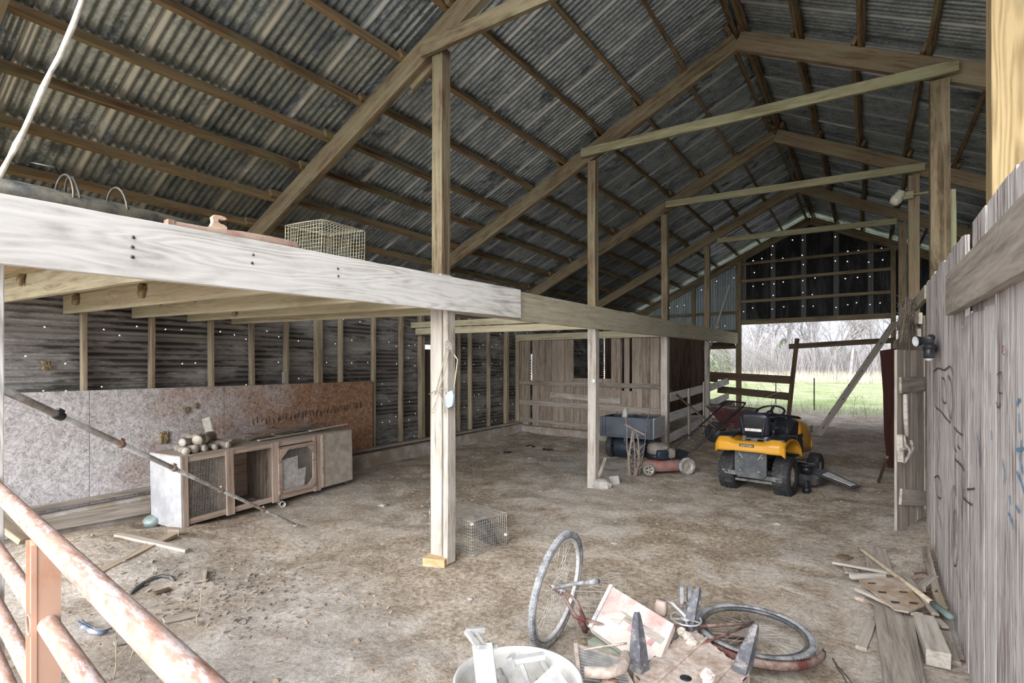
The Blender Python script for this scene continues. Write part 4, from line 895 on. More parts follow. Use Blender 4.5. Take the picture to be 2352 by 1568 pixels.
# ------------------------------------------------------------------ wheels helper
def wheel(par, c, ax, R0, w_, rimr, tyre='tyre', rimm='rim', lugs=0, nm='tyre', dish=0, slots=0):
    c = Vector(c); a = Vector(ax).normalized(); h = w_/2
    mb = MB(); pr = [(rimr, -h*.7), (rimr+.2*(R0-rimr), -h*.95), (R0*.86, -h), (R0*.96, -h*.82), (R0, -h*.45), (R0, h*.45), (R0*.96, h*.82), (R0*.86, h), (rimr+.2*(R0-rimr), h*.95), (rimr, h*.7)]
    mb.lathe(pr, c, a, 40, True)
    if lugs:
        _, y, z = basis(a)
        for i in range(lugs):
            for j, hh in enumerate((-.66, -.22, .22, .66)):
                t = 2*math.pi*(i+.5*(j % 2))/lugs; rad = y*math.cos(t)+z*math.sin(t); tan = -y*math.sin(t)+z*math.cos(t)
                rr_ = R0*(1.0 if abs(hh) < .5 else .975); mb.box(c+rad*rr_+a*h*hh, (w_*.19, 2*math.pi*R0/lugs*.62, .016), ((a+tan*(.35 if j % 2 else -.35)).normalized(), tan, rad))
    o = mb.build(nm, M[tyre], par)
    mb = MB(); mb.lathe([(0, -h*.15), (rimr*.25, -h*.15), (rimr*.3, -h*.1), (rimr*.8, -h*(.3+dish)), (rimr*.85, -h*.72), (rimr*1.02, -h*.72), (rimr*1.02, h*.72), (rimr*.85, h*.72), (rimr*.8, h*(.3+dish)), (rimr*.3, h*.1), (rimr*.25, h*.25), (0, h*.25)], c, a, 32)
    r_ = mb.build('rim', M[rimm], o)
    if slots:
        m_ = MB(); _, y, z = basis(a)
        for i in range(slots):
            t = 2*math.pi*i/slots; rad = y*math.cos(t)+z*math.sin(t); tan = -y*math.sin(t)+z*math.cos(t)
            for sgn in (-1, 1): m_.box(c+rad*rimr*.55+a*sgn*h*.62, (rimr*.28, rimr*.22, .012), (rad, tan, a))
        m_.build('slot', M['black'], o)
    return o
# ------------------------------------------------------------------ riding mower
mc = V(-1.17, 7.45, g(-1.17, 7.45)); mw = empty('riding_mower', mc, 'yellow riding mower seen from behind on the barn floor', 'riding mower', math.radians(-9))
for s in (-1, 1): wheel(mw, (s*.325, 0, .24), (s, 0, 0), .24, .205, .125, lugs=26, nm='rear_tyre')
for s in (-1, 1): wheel(mw, (s*.36, 1.28, .185), (s, 0, 0), .185, .15, .09, lugs=18, nm='front_tyre')
mb = MB(); mb.cyl((-.3, 0, .245), (.3, 0, .245), .035); mb.build('rear_axle', M['greymetal'], mw)
mb = MB(); mb.bar((-.34, 1.28, .2), (.34, 1.28, .2), .05, .06); mb.build('front_axle', M['black'], mw)
for s in (-1, 1):
    mb = MB(); mb.bar((s*.14, -.22, .38), (s*.14, 1.45, .36), .03, .08); mb.build('frame_rail', M['black'], mw)
mb = MB(); mb.prism([(-.19, -.27, .60), (.19, -.27, .60), (.19, -.27, .26), (.15, -.27, .20), (-.15, -.27, .20), (-.19, -.27, .26)], (0, .04, 0))
pl = mb.build('rear_plate', plain('dusty dark plate', (.075, .085, .095), .6, dirt=(.15, .15, .15), dirt_amt=.3), mw, bevel=.004)
mb = MB(); mb.cyl((-.17, -.27, .58), (-.17, -.282, .58), .014); [mb.cyl((x_, -.27, z_), (x_, -.28, z_), .009) for x_, z_ in ((-.12, .3), (.1, .3), (.14, .5), (-.15, .42))]; mb.bar((-.14, -.273, .55), (-.09, -.273, .47), .006, .006); mb.bar((.14, -.273, .55), (.09, -.273, .47), .006, .006); mb.build('bolt', M['steel'], pl)
mb = MB(); mb.bar((-.36, -.22, .26), (.36, -.22, .22), .05, .05); mb.bar((-.2, -.2, .17), (.25, -.2, .17), .04, .03); mb.build('hitch_bar', M['greymetal'], mw)
def fend(a, b):
    x = -.42+.84*a; s = abs(x)/.42; lobe = max(0, min(1, (s-.38)/.25)); lobe = lobe*lobe*(3-2*lobe)
    low = [(-.36, .585), (-.355, .68), (-.30, .72), (-.18, .715), (-.05, .70), (.1, .70), (.25, .69), (.32, .60)]
    high = [(-.36, .575), (-.36, .70), (-.29, .765), (-.14, .79), (.02, .785), (.18, .745), (.30, .64), (.36, .50)]
    k = b*(len(low)-1); i = min(int(k), len(low)-2); f_ = k-i
    def L(q): return (q[i][0]*(1-f_)+q[i+1][0]*f_, q[i][1]*(1-f_)+q[i+1][1]*f_)
    p, q = L(low), L(high); y = p[0]*(1-lobe)+q[0]*lobe; z = p[1]*(1-lobe)+q[1]*lobe
    z -= .05*max(0, (s-.9)/.1)
    return (x, y-.02*(1-s*s)+.04*max(0, s-.85)/.15, z)
mb = MB(); mb.grid(fend, 40, 28); o = mb.build('fender', M['yellow'], mw); md = o.modifiers.new('s', 'SOLIDIFY'); md.thickness = .012
for s in (-1, 1):
    mb = MB(); mb.loft([[(s*(.30+dx), yy, zz) for dx, zz in ((-.10, z_-.01), (-.10, z_+.015), (.10, z_+.012), (.115, z_-.015))] for yy, z_ in ((-.30, .762), (-.2, .785), (-.05, .80), (.12, .78), (.2, .745))]); mb.build('fender_pad', M['black'], mw, bevel=.006)
# badge
mb = MB(); mb.box((-.005, -.392, .672), (.17, .006, .036)); bd = mb.build('badge', M['black'], mw, bevel=.003)
fc = bpy.data.curves.new('txt', 'FONT'); fc.body = 'Cub Cadet'; fc.size = .033; fc.extrude = .001; fc.align_x = 'CENTER'; fc.align_y = 'CENTER'; fc.shear = .3
tmp = bpy.data.objects.new('t', fc); COL.objects.link(tmp); bpy.context.view_layer.update()
me = bpy.data.meshes.new_from_object(tmp); bpy.data.objects.remove(tmp); me.materials.append(M['paper']); o = bpy.data.objects.new('badge_lettering', me); COL.objects.link(o)
o.rotation_euler = (math.pi/2, 0, 0); o.location = (-.005, -.397, .672); o.parent = bd
# seat
def rb(mb, c, sx, sy, sz, r=.04, n=5, ax=None):   # rounded slab
    secs = []
    for k in range(9):
        t = -1+2*k/8; q = (1-abs(t)**4)**.25 if abs(t) < 1 else .0; q = max(q, .80)
        ring = []
        for j in range(24):
            a = 2*math.pi*j/24; ca, sa = math.cos(a), math.sin(a); e_ = .45
            ring.append((sx/2*q*math.copysign(abs(ca)**e_, ca), sy/2*q*math.copysign(abs(sa)**e_, sa), sz/2*t))
        secs.append([Vector(c)+(Vector(p) if ax is None else ax[0]*p[0]+ax[1]*p[1]+ax[2]*p[2]) for p in ring])
    mb.loft(secs); return mb
mb = MB(); rb(mb, (0, .12, .76), .40, .42, .09); seat = mb.build('seat', M['seat'], mw)
tl = (V(1, 0, 0), V(0, -.14, .99), V(0, .99, .14)); mb = MB(); rb(mb, (0, -.10, .935), .37, .36, .09, ax=tl); mb.build('backrest', M['seat'], seat)
mb = MB(); rb(mb, (0, -.155, .95), .27, .27, .02, ax=tl); mb.bar((-.15, -.17, 1.05), (-.11, -.16, .80), .014, .014); mb.bar((.15, -.17, 1.05), (.11, -.16, .80), .014, .014); mb.build('back_shell', M['black'], seat)
mb = MB(); mb.prism([(-.10, -.165, .845), (.10, -.165, .845), (.10, -.17, .885), (-.10, -.17, .885)], (0, .004, 0)); mb.build('seat_label', M['paper'], seat)
for s in (-1, 1):
    mb = MB(); rb(mb, (s*.205, .04, .84), .04, .22, .10); mb.build('armrest', M['seat'], seat)
    mb = MB(); mb.tube([V(s*.13+.022*math.cos(k*.7), -.10+.022*math.sin(k*.7), .70+.0018*k) for k in range(40)], .005, 5); mb.build('seat_spring', M['steel'], mw)
mb = MB(); mb.box((0, -.06, .74), (.3, .18, .012)); mb.box((0, -.1, .71), (.08, .08, .05)); mb.build('seat_bracket', M['greymetal'], mw)
# body forward of the seat
mb = MB(); mb.bx(-.36, .36, .32, .72, .28, .31); mb.build('footplate', M['black'], mw)
mb = MB(); mb.loft([[(x_*wd, yy+(0 if x_ else 0), zz) for x_, zz in ((-1, z0), (-1, z1-.05), (-.8, z1), (.8, z1), (1, z1-.05), (1, z0))] for yy, wd, z0, z1 in ((.46, .20, .35, .70), (.56, .24, .35, .86), (.66, .26, .38, .98), (.80, .27, .45, .97))], smooth=False); dash = mb.build('dashboard', M['black'], mw, bevel=.01)
mb = MB(); secs = []
for yy, wd, z0, z1 in ((.78, .27, .46, .985), (.92, .28, .44, .98), (1.1, .285, .42, .955), (1.3, .28, .40, .92), (1.46, .26, .38, .86), (1.56, .22, .38, .76), (1.60, .18, .40, .62)):
    secs.append([(x_*wd, yy, z0+(z1-z0)*h_) for x_, h_ in ((-1, 0), (-1.02, .4), (-.98, .75), (-.80, .93), (-.45, 1), (.45, 1), (.80, .93), (.98, .75), (1.02, .4), (1, 0))])
mb.loft(secs); hood = mb.build('hood', M['yellow'], mw)
mb = MB(); secs = []
for yy, wd, z1 in ((.76, .19, .995), (.95, .20, .99), (1.15, .20, .965), (1.32, .18, .93)):
    secs.append([(x_*wd, yy, z1+dz) for x_, dz in ((-1, -.02), (-.9, .005), (0, .02), (.9, .005), (1, -.02))])
mb.loft(secs); mb.build('hood_inlay', M['black'], hood)
for s in (-1, 1):
    mb = MB()
    for k in range(4): mb.box((s*.288, 1.35+.0*k, .80-.028*k), (.012, .16, .014))
    mb.build('side_vent', M['greymetal'], hood)
    mb = MB(); mb.box((s*.27, .82, .58), (.03, .26, .30)); mb.build('engine_panel', M['black'], mw)
mb = MB(); mb.torus((.25, 1.50, .50), (1, .3, 0), .075, .016, 24, 8); mb.build('front_bumper', M['yellow'], mw)
mb = MB(); mb.cyl((0, .60, .92), (0, .50, 1.06), .02); mb.build('steering_column', M['black'], mw)
sw = MB(); sx, sy_, sz_ = basis((0, -.45, .89)); c = V(0, .49, 1.075); sw.torus(c, (0, -.45, .89), .175, .015, 40, 10); 
for k in range(3): a = math.radians(90+120*k); sw.bar(c-V(0, -.45, .89)*.02, c+(V(1, 0, 0)*math.cos(a)+V(0, .89, .45)*math.sin(a))*.17, .035, .012, (0, -.45, .89))
sw.cyl(c-V(0, -.45, .89)*.04, c+V(0, -.45, .89)*.005, .04); sw.build('steering_wheel', M['black'], mw)
for x_, y_, h_ in ((.29, .15, .30), (-.30, .2, .22)):
    mb = MB(); mb.tube([V(x_, y_, .72), V(x_+.01, y_+.03, .72+h_*.5), V(x_-.02, y_+.08, .72+h_)], .008, 6); mb.tube([V(x_-.02, y_+.08, .70+h_), V(x_-.02, y_+.09, .74+h_)], .018, 8); mb.build('lever', M['black'], mw)
# deck and chute
mb = MB(); mb.loft([[(x_, .72+.46*math.sin(t), z_) for x_, t, z_ in [(.60*math.cos(2*math.pi*k/28)*q, 2*math.pi*k/28, zz) for k in range(28)]] for q, zz in ((1, .07), (1, .19), (.93, .22), (.4, .235))]); mb.build('mower_deck', M['greymetal'], mw)
mb = MB(); mb.cyl((.46, .42, .23), (.46, .42, .33), .07); mb.cyl((.46, .42, .33), (.46, .42, .36), .10); mb.build('spindle_cover', M['black'], mw)
mb = MB(); mb.cyl((.50, .22, .05), (.50, .28, .05), .045); mb.bx(.49, .51, .24, .34, .05, .16); mb.build('gauge_wheel', M['black'], mw)
mb = MB(); mb.prism([(.52, .52, .21), (.96, .46, .10), (1.0, .72, .09), (.55, .92, .22)], (0, 0, .012)); ch = mb.build('chute', M['black'], mw)
mb = MB(); mb.prism([(.60, .60, .205), (.93, .52, .122), (.96, .66, .116), (.62, .80, .21)], (0, 0, .006)); mb.build('chute_plate', plain('bright worn plate', (.62, .63, .64), .5), ch)
for o_ in mw.children:
    if not o_.name.split('.')[0] in ('rear_tyre', 'front_tyre', 'rear_axle', 'front_axle', 'mower_deck', 'chute', 'gauge_wheel', 'hitch_bar'):
        o_.scale = (1, 1, .88); o_.location.z += .035
# ------------------------------------------------------------------ push mower
pr_, pf = V(-2.19, 7.90, 0), V(-2.62, 7.50, 0); fw = (pf-pr_).normalized(); rz = math.atan2(fw.y, fw.x)-math.pi/2
lf = V(-fw.y, fw.x, 0); lf = lf if lf.dot(V(.55, -.83, 0)) > 0 else -lf  # side that faces the camera
cen = (pr_+pf)/2-lf*.24; cen.z = g(cen.x, cen.y)
pm = empty('push_mower', cen, 'red push mower covered in dust beside the stick bundle', 'push mower', rz)
sgn = 1 if (Matrix.Rotation(rz, 3, 'Z')@X3).dot(lf) > 0 else -1
for s in (-1, 1):
    wheel(pm, (s*.27, -.29, .125), (s, 0, 0), .125, .05, .098, 'tyredust', 'rim', nm='rear_wheel', slots=0)
    wheel(pm, (s*.26, .29, .088), (s, 0, 0), .088, .05, .068, 'dust', 'rim', nm='front_wheel', slots=5)
mb = MB(); secs = []
for q, zz in ((1.0, .055), (1.02, .12), (.97, .165), (.86, .19), (.5, .20)):
    secs.append([(.245*q*math.copysign(abs(math.cos(2*math.pi*k/32))**.6, math.cos(2*math.pi*k/32)), .33*q*math.copysign(abs(math.sin(2*math.pi*k/32))**.7, math.sin(2*math.pi*k/32)), zz) for k in range(32)])
mb.loft(secs); mb.build('deck', M['redpaint'], pm)
mb = MB(); mb.lathe([(.14, .2), (.15, .24), (.15, .27), (.165, .29), (.17, .36), (.155, .40), (.11, .425), (0, .435)], (0, .02, 0), Z3, 24)
for k in range(5): mb.torus((0, .02, .30+.025*k), Z3, .168-.006*k, .006, 24, 5)
eng = mb.build('engine', M['dust'], pm)
mb = MB(); mb.lathe([(.13, .19), (.175, .20), (.18, .26), (.172, .275), (.13, .28)], (0, .02, 0), Z3, 24); mb.build('engine_base', M['black'], eng)
mb = MB(); rb(mb, (sgn*.18, .05, .285), .09, .17, .13); mb.build('air_filter', M['blue'], eng)
mb = MB(); rb(mb, (sgn*.14, -.11, .30), .10, .10, .14); mb.tube([V(sgn*.17, -.03, .3), V(sgn*.2, -.06, .25), V(sgn*.18, -.1, .22)], .012, 6); mb.cyl((sgn*.16, -.02, .36), (sgn*.16, -.02, .40), .03); mb.build('carburettor', M['dust'], eng)
mb = MB(); mb.prism([(-.22, -.26, .17), (.22, -.26, .17), (.22, -.38, .30), (-.22, -.38, .30)], (0, .01, .015)); mb.build('rear_flap', M['black'], pm)
hp = []
for s in (-1, 1):
    mb = MB(); mb.tube([V(s*.24, -.28, .18), V(s*.245, -.34, .30), V(s*.25, -.75, .62), V(s*.25, -1.18, .97)], .013, 10); mb.build('handle_bar', M['black'], pm)
mb = MB(); mb.tube([V(-.25, -1.18, .97), V(-.22, -1.24, 1.02), V(.22, -1.24, 1.02), V(.25, -1.18, .97)], .013, 10); mb.build('handle_grip', M['black'], pm)
mb = MB(); mb.tube([V(-.25, -.78, .645), V(.25, -.78, .645)], .010, 8); mb.build('crossbar', M['black'], pm)
mb = MB(); mb.tube([V(sgn*.2, -.1, .36), V(sgn*.26, -.4, .40), V(sgn*.25, -.8, .70), V(sgn*.25, -1.15, .98)], .004, 5); mb.build('cable', M['black'], pm)
# ------------------------------------------------------------------ dump cart
cc = V(-3.27, 8.60, g(-3.27, 8.6)); ct = empty('dump_cart', cc, 'dark steel dump cart with a light end beside the third post', 'cart', math.radians(2))
mb = MB(); W_, D_, zb, zt = .45, .30, .40, .71
mb.box((0, 0, zb), (2*W_, 2*D_, .008)); mb.box((0, -D_, (zb+zt)/2), (2*W_, .006, zt-zb)); mb.box((0, D_, (zb+zt)/2), (2*W_, .006, zt-zb)); mb.box((-W_, 0, (zb+zt)/2), (.006, 2*D_, zt-zb))
for y_ in (-D_, D_): mb.bar((-W_, y_, zt), (W_, y_, zt), .02, .016)
mb.bar((-W_, -D_-.008, zb), (W_, -D_-.008, zb), .012, .03)
for x_ in (-W_+.04, -W_+.09, W_-.05): mb.bar((x_, -D_-.008, zb), (x_, -D_-.008, zt), .015, .012)
tr = mb.build('tray', M['cart'], ct, bevel=.002)
mb = MB(); mb.box((W_, 0, (zb+zt)/2), (.006, 2*D_+.02, zt-zb+.01)); mb.bar((W_, -D_, zt), (W_, D_, zt), .02, .02); mb.build('end_gate', M['cartlight'], ct, label='light grey end gate')
for s in (-1, 1): wheel(ct, (s*.38, .05, .19), (s, 0, 0), .19, .11, .1, 'tyre', 'rim', nm='wheel')
mb = MB(); mb.cyl((-.4, .05, .19), (.4, .05, .19), .015); mb.bar((0, -.35, .36), (0, .6, .36), .05, .05); mb.bar((0, .6, .36), (0, 1.0, .2), .04, .04); mb.build('chassis', M['black'], ct)
mb = MB(); mb.lathe([(0, -.26), (.17, -.26), (.18, -.24), (.18, .24), (.17, .26), (0, .26)], (.0, -.02, .20), X3, 24); mb.build('drum', M['blue'], ct, label='dark blue drum under the tray')
p = at(1432, 968, Y=8.5); p.z = .6; q = at(1437, 938, Y=8.62)
mb = MB(); mb.lathe([(.045, 0), (.045, (q-p).length), (.038, (q-p).length), (.038, 0)], p, q-p, 20, True); tag(mb.build('pipe', M['pvc'], loc=p), 'pale plastic pipe sticking up out of the dump cart', 'pipe')
tag(timber('lath', at(1436, 975, Y=8.30), at(1482, 998, Y=8.28), .03, .03, M['stick']), 'short lath hanging in front of the dump cart', 'lath')
# --- stick bundle leaning in front of the cart
def branch(pts, r0, r1, name, lab, grp=None, mat='bark', kids=0):
    mb = MB(); n = len(pts); mb.tube(pts, [r0+(r1-r0)*i/(n-1) for i in range(n)], 7)
    for _ in range(kids):
        i = R.randrange(n-1); p = pts[i].lerp(pts[i+1], R.random()); d_ = V(R.uniform(-1, 1), R.uniform(-.4, .4), R.uniform(.2, 1)).normalized()*R.uniform(.05, .16); mb.tube([p, p+d_*.5+V(0, 0, .01), p+d_], r1*.6, 4)
    return tag(mb.build(name, M[mat], loc=pts[0]), lab, 'stick', grp)
bs = lambda u, v, y=7.55: at(u, v, Y=y)
gb = atg(1455, 1098)
SB = [([(1448, 1098), (1444, 1050), (1449, 1020), (1453, 990)], .022, .014, 'thick pale stick at the left of the bundle'), ([(1462, 1095), (1458, 1040), (1455, 1005), (1456, 985)], .014, .008, 'second stick of the bundle'), ([(1465, 1090), (1468, 1040), (1466, 1010), (1460, 990)], .016, .009, 'third stick of the bundle, bowed right'), ([(1470, 1080), (1478, 1040), (1482, 1010), (1484, 975), (1496, 930)], .008, .004, 'long thin twig rising right out of the bundle'), ([(1452, 1090), (1440, 1030), (1440, 985), (1436, 955)], .009, .005, 'thin twig rising at the far left of the bundle'), ([(1460, 1098), (1470, 1060), (1462, 1030)], .02, .012, 'short thick stub low in the bundle')]
for ln, r0, r1, lab in SB: branch([bs(u, v) if i else V(bs(u, v).x, 7.5, g(-3, 7.5)) for i, (u, v) in enumerate(ln)], r0, r1, 'stick', lab, 'stick bundle in front of the dump cart', 'stick', 5)
mb = MB()
for k in range(90):
    p = bs(1452+R.uniform(0, 22), 1098-R.uniform(0, 45)); p.z = max(p.z, g(p.x, p.y)); mb.tube([p, p+V(R.uniform(-.06, .06), R.uniform(-.06, .06), R.uniform(-.02, .12))], .004, 3)
tag(mb.build('twig_tangle', M['stick'], loc=gb), 'tangle of fine twigs around the foot of the stick bundle', 'twigs', kind='stuff')
# ------------------------------------------------------------------ wheelbarrow
wc = V(-2.35, 11.1, g(-2.4, 11.1)); wb = empty('wheelbarrow', wc, 'dark red wheelbarrow with one wheel behind the push mower handle', 'wheelbarrow', math.radians(8))
wheel(wb, (-.15, -.05, .2), (.35, -1, 0), .2, .09, .1, 'tyre', 'greymetal', nm='wheel')
mb = MB(); top = [(-.30, -.34), (.62, -.30), (.62, .30), (-.30, .34)]; bot = [(.02, -.18), (.45, -.2), (.45, .2), (.02, .18)]
mb.loft([[(x_, y_, .30) for x_, y_ in bot], [(x_*1.0, y_, .66 if x_ > 0 else .72) for x_, y_ in top]], cap=False, smooth=False); mb.add([(x_, y_, .30) for x_, y_ in bot], [(0, 1, 2, 3)])
o = mb.build('tray', M['traymaroon'], wb); md = o.modifiers.new('s', 'SOLIDIFY'); md.thickness = .006
mb = MB(); mb.tube([V(x_, y_, .66 if x_ > 0 else .72) for x_, y_ in top], .014, 8, closed=True); mb.build('tray_rim', M['greymetal'], wb)
for s in (-1, 1):
    mb = MB(); mb.bar((-.3, s*.08, .24), (1.0, s*.28, .50), .035, .035); mb.build('handle', M['dark'], wb)
    mb = MB(); mb.tube([V(.5, s*.22, .36), V(.5, s*.24, .02), V(.62, s*.25, .02), V(.75, s*.25, .42)], .012, 7); mb.build('leg', M['greymetal'], wb)
# leaves and hay pile by the fence
mb = MB()
for k in range(1400):
    a, r_ = R.uniform(0, 6.28), abs(R.gauss(0, .45)); x_, y_ = -2.75+r_*math.cos(a)*.9, 12.2+r_*math.sin(a)*1.6; h_ = .22*math.exp(-r_*r_*3)
    p = V(x_, y_, g(x_, y_)+h_*R.random()+.01); d1 = V(R.uniform(-1, 1), R.uniform(-1, 1), R.uniform(-.4, .6)).normalized()*R.uniform(.02, .05); d2 = V(R.uniform(-1, 1), R.uniform(-1, 1), R.uniform(-.3, .3)).normalized()*R.uniform(.01, .03)
    mb.add([p, p+d1, p+d1+d2, p+d2], [(0, 1, 2, 3)])
tag(mb.build('leaf_pile', M['rustlight']), 'heap of dry leaves and hay beside the whitewashed fence', 'leaves', kind='stuff')
tag(timber('bar', at(1541, 895, Y=10.6), V(-1.95, 10.2, .25), .04, .03, M['dark']), 'dark iron bar leaning across the whitewashed fence', 'bar')
# ------------------------------------------------------------------ bicycle on its side, front wheel standing up
bk = empty('bicycle', V(-1.0, 3.1, g(-1, 3.1)), 'old dusty bicycle lying on its side with the front wheel up', 'bicycle')
def bwheel(c, ax, R0, nm):
    c = Vector(c); a = Vector(ax).normalized(); _, y, z = basis(a)
    mb = MB(); mb.torus(c, a, R0-.021, .021, 64, 12)
    for i in range(90):
        t = 2*math.pi*i/90; rad = y*math.cos(t)+z*math.sin(t); tan = -y*math.sin(t)+z*math.cos(t)
        for hh in (-.011, 0, .011): mb.box(c+rad*(R0-.0005-(.003 if hh else 0))+a*hh+tan*(.007 if hh == 0 else 0), (.008, .011, .004), (a, tan, rad))
    o = mb.build(nm, M['tyredust'], bk, world=True)
    mb = MB(); r_ = R0-.045; mb.lathe([(r_, -.014), (r_-.012, -.010), (r_-.014, 0), (r_-.012, .010), (r_, .014), (r_+.004, 0)], c, a, 64, True); mb.build('rim', M['whitepaint'] if nm == 'front_tyre' else M['greymetal'], o, world=True)
    mb = MB(); 
    for i in range(36):
        t = 2*math.pi*i/36; t2 = t+(.55 if i % 2 else -.55); rad = y*math.cos(t)+z*math.sin(t); rad2 = y*math.cos(t2)+z*math.sin(t2)
        mb.tube([c+rad*(R0-.055), c+rad2*.018+a*(.028 if i % 4 < 2 else -.028)], .0011, 4)
    mb.build('spokes', M['steel'], o, world=True)
    mb = MB(); mb.lathe([(0, -.05), (.007, -.05), (.007, -.035), (.022, -.032), (.022, -.026), (.012, -.022), (.012, .022), (.022, .026), (.022, .032), (.007, .035), (.007, .05), (0, .05)], c, a, 14); mb.build('hub', M['steel'], o, world=True)
    return o
n1 = V(0, 1, 0).rotated if 0 else None
upw = V(.13, .03, .99).normalized(); hw = V(-.06, 1, 0).normalized(); nw = hw.cross(upw).normalized()
WC = atd(1281, 1351, 3.23); bwheel(WC, nw, .345, 'front_tyre')
WR = V(*atd(1731, 1449, 3.2)); nr = V(.03, .0, 1).normalized(); bwheel(WR, nr, .33, 'rear_tyre')
BB = at(1575, 1440, Z=.16); HT = at(1345, 1448, Z=.10); HT2 = at(1332, 1420, Z=.20); ST = at(1590, 1500, Z=.12)
for nm, a, b, r_ in (('head_tube', HT, HT2, .02), ('down_tube', HT, BB, .016), ('top_tube', HT2, ST, .014), ('seat_tube', BB, ST, .015), ('chain_stay', BB+V(0, 0, .0), WR+nr*.05, .010), ('chain_stay', BB-nr*.03, WR-nr*.05, .010), ('seat_stay', ST+nr*.03, WR+nr*.05, .008), ('seat_stay', ST-nr*.03, WR-nr*.05, .008)):
    mb = MB(); mb.cyl(a, b, r_, n=12); mb.build(nm, M['maroon'], bk, world=True)
for s in (-1, 1):
    mb = MB(); a = WC+nw*.05*s; q = HT2+nw*.03*s; mb.tube([a, a.lerp(q, .5)+V(.01, 0, .03), q, HT2], [.008, .010, .013, .014], 10); mb.build('fork_blade', M['maroon'], bk, world=True)
mb = MB(); a0 = at(1268, 1352, Y=WC.y); a1 = at(1374, 1334, Y=WC.y-.08); mb.tube([a0, (a0+a1)/2+V(0, 0, .008), a1], .011, 10); mb.cyl(a1-(a1-a0).normalized()*.10, a1, .015, n=10); mb.build('handlebar', M['tyredust'], bk, world=True)
# rear mudguard, chainwheel, crank and pedals
mb = MB(); _, ya, za = basis(nr); pts = []
for i in range(22):
    t = -2.6+2.5*i/21; pts.append(WR+(ya*math.cos(t)+za*math.sin(t))*.36)
secs = [[p+nr*.03, p+(p-WR).normalized()*.016+nr*.015, p+(p-WR).normalized()*.016-nr*.015, p-nr*.03, p+(p-WR).normalized()*.013-nr*.014, p+(p-WR).normalized()*.013+nr*.014] for p in pts]
mb.loft(secs); mb.build('mudguard', M['maroon'], bk, world=True)
mb = MB(); cw = BB+nr*.05; mb.torus(cw, nr, .085, .005, 32, 6); mb.cyl(cw-nr*.004, cw+nr*.004, .03)
for k in range(5): a = k*1.257; mb.bar(cw, cw+(ya*math.cos(a)+za*math.sin(a))*.085, .012, .004, nr)
ch_ = mb.build('chainwheel', M['steel'], bk, world=True)
mb = MB(); c2 = at(1517, 1376, Z=.25); mb.tube([cw+nr*.01, (cw+c2)/2+V(0, 0, .03), c2], .010, 8); mb.build('crank', M['steel'], bk, world=True)
mb = MB(); pc = at(1519, 1395, Z=.24); rb(mb, pc, .07, .06, .085); mb.build('pedal', plain('faded pink rubber', (.42, .28, .25), .8, dirt=(.5, .42, .38)), bk, world=True)
mb = MB(); pc = at(1573, 1364, Z=.30)
for dx in (-.018, .02): mb.box(pc+V(dx, dx*.7, 0), (.02, .05, .10), (V(.9, .4, 0), V(-.4, .9, 0), V(0, 0, 1)))
mb.cyl(pc-V(0, 0, .05), cw-nr*.02, .008); mb.build('pedal', M['tyredust'], bk, world=True)
# crushed wire basket beside the front wheel
b0 = at(1330, 1462, Z=.02); e = empty('wire_basket', b0, 'crushed thin wire basket beside the standing bicycle wheel', 'wire basket')
mb = MB(); wire_panel(mb, b0, V(.85, .5, 0), V(-.25, .2, .95).normalized(), .30, .26, .045, .045, r=.0014, jit=.012); mb.build('side_panel', M['mesh'], e, world=True)
mb = MB(); wire_panel(mb, at(1345, 1352, Z=.26), V(.8, .55, .05).normalized(), V(-.4, .85, .0).normalized(), .26, .2, .035, .035, r=.0014, jit=.02, sag=-.03); mb.build('rim_panel', M['mesh'], e, world=True)
# ------------------------------------------------------------------ white tub with scrap
tc_ = at(1190, 1551, Z=.30); tc_ = V(tc_.x, tc_.y, 0); tub = empty('tub', V(tc_.x, tc_.y, g(tc_.x, tc_.y)), 'round white plastic tub full of scrap at the bottom of the picture', 'tub')
mb = MB(); mb.lathe([(0, .0), (.235, .0), (.25, .02), (.272, .27), (.285, .275), (.288, .30), (.276, .302), (.266, .27), (.24, .03), (0, .018)], (0, 0, .0), Z3, 56); mb.build('shell', M['plastic'], tub)
def rail3(nm, pts, w_, h_, mat, lab, cat, par=None, up=(0, 0, 1)):
    mb = MB()
    for a, b in zip(pts, pts[1:]): mb.bar(a, b, w_, h_, up)
    return tag(mb.build(nm, M[mat], loc=pts[0], bevel=.0015), lab, cat)
ct0 = at(1107, 1478, Z=.43); ct1 = at(1128, 1660, Z=.12); dv = (ct1-ct0).normalized(); ex, ey, ez = basis(dv)
ey = V(.84, .55, 0)-dv*dv.dot(V(.84, .55, 0)); ey.normalize(); ez = dv.cross(ey).normalized()
if ez.z < 0: ez = -ez
mb = MB(); c_ = (ct0+ct1)/2; L_ = (ct1-ct0).length
mb.box(c_, (L_, .085, .005), (dv, ey, ez)); mb.box(c_+ey*.045+ez*.012, (L_, .005, .03), (dv, ey, ez)); mb.box(c_-ey*.042-ez*.008, (L_, .006, .02), (dv, ey, ez))
chn = mb.build('metal_channel', M['whitepaint'], loc=ct0); tag(chn, 'white painted metal channel leaning in the tub', 'metal channel')
mb = MB(); q0 = at(1071, 1449, Z=.46); q1 = at(1097, 1484, Z=.43); mb.bar(q0, q1, .02, .02); mb.bar(q0, at(1112, 1445, Z=.45), .02, .025); mb.bar(q1, at(1141, 1482, Z=.41), .018, .018); mb.bar(at(1092, 1450, Z=.45), at(1112, 1480, Z=.43), .012, .006)
mb.build('bracket', M['steel'], chn, world=True)
f0, f1 = at(1178, 1517, Z=.30), at(1250, 1505, Z=.30)
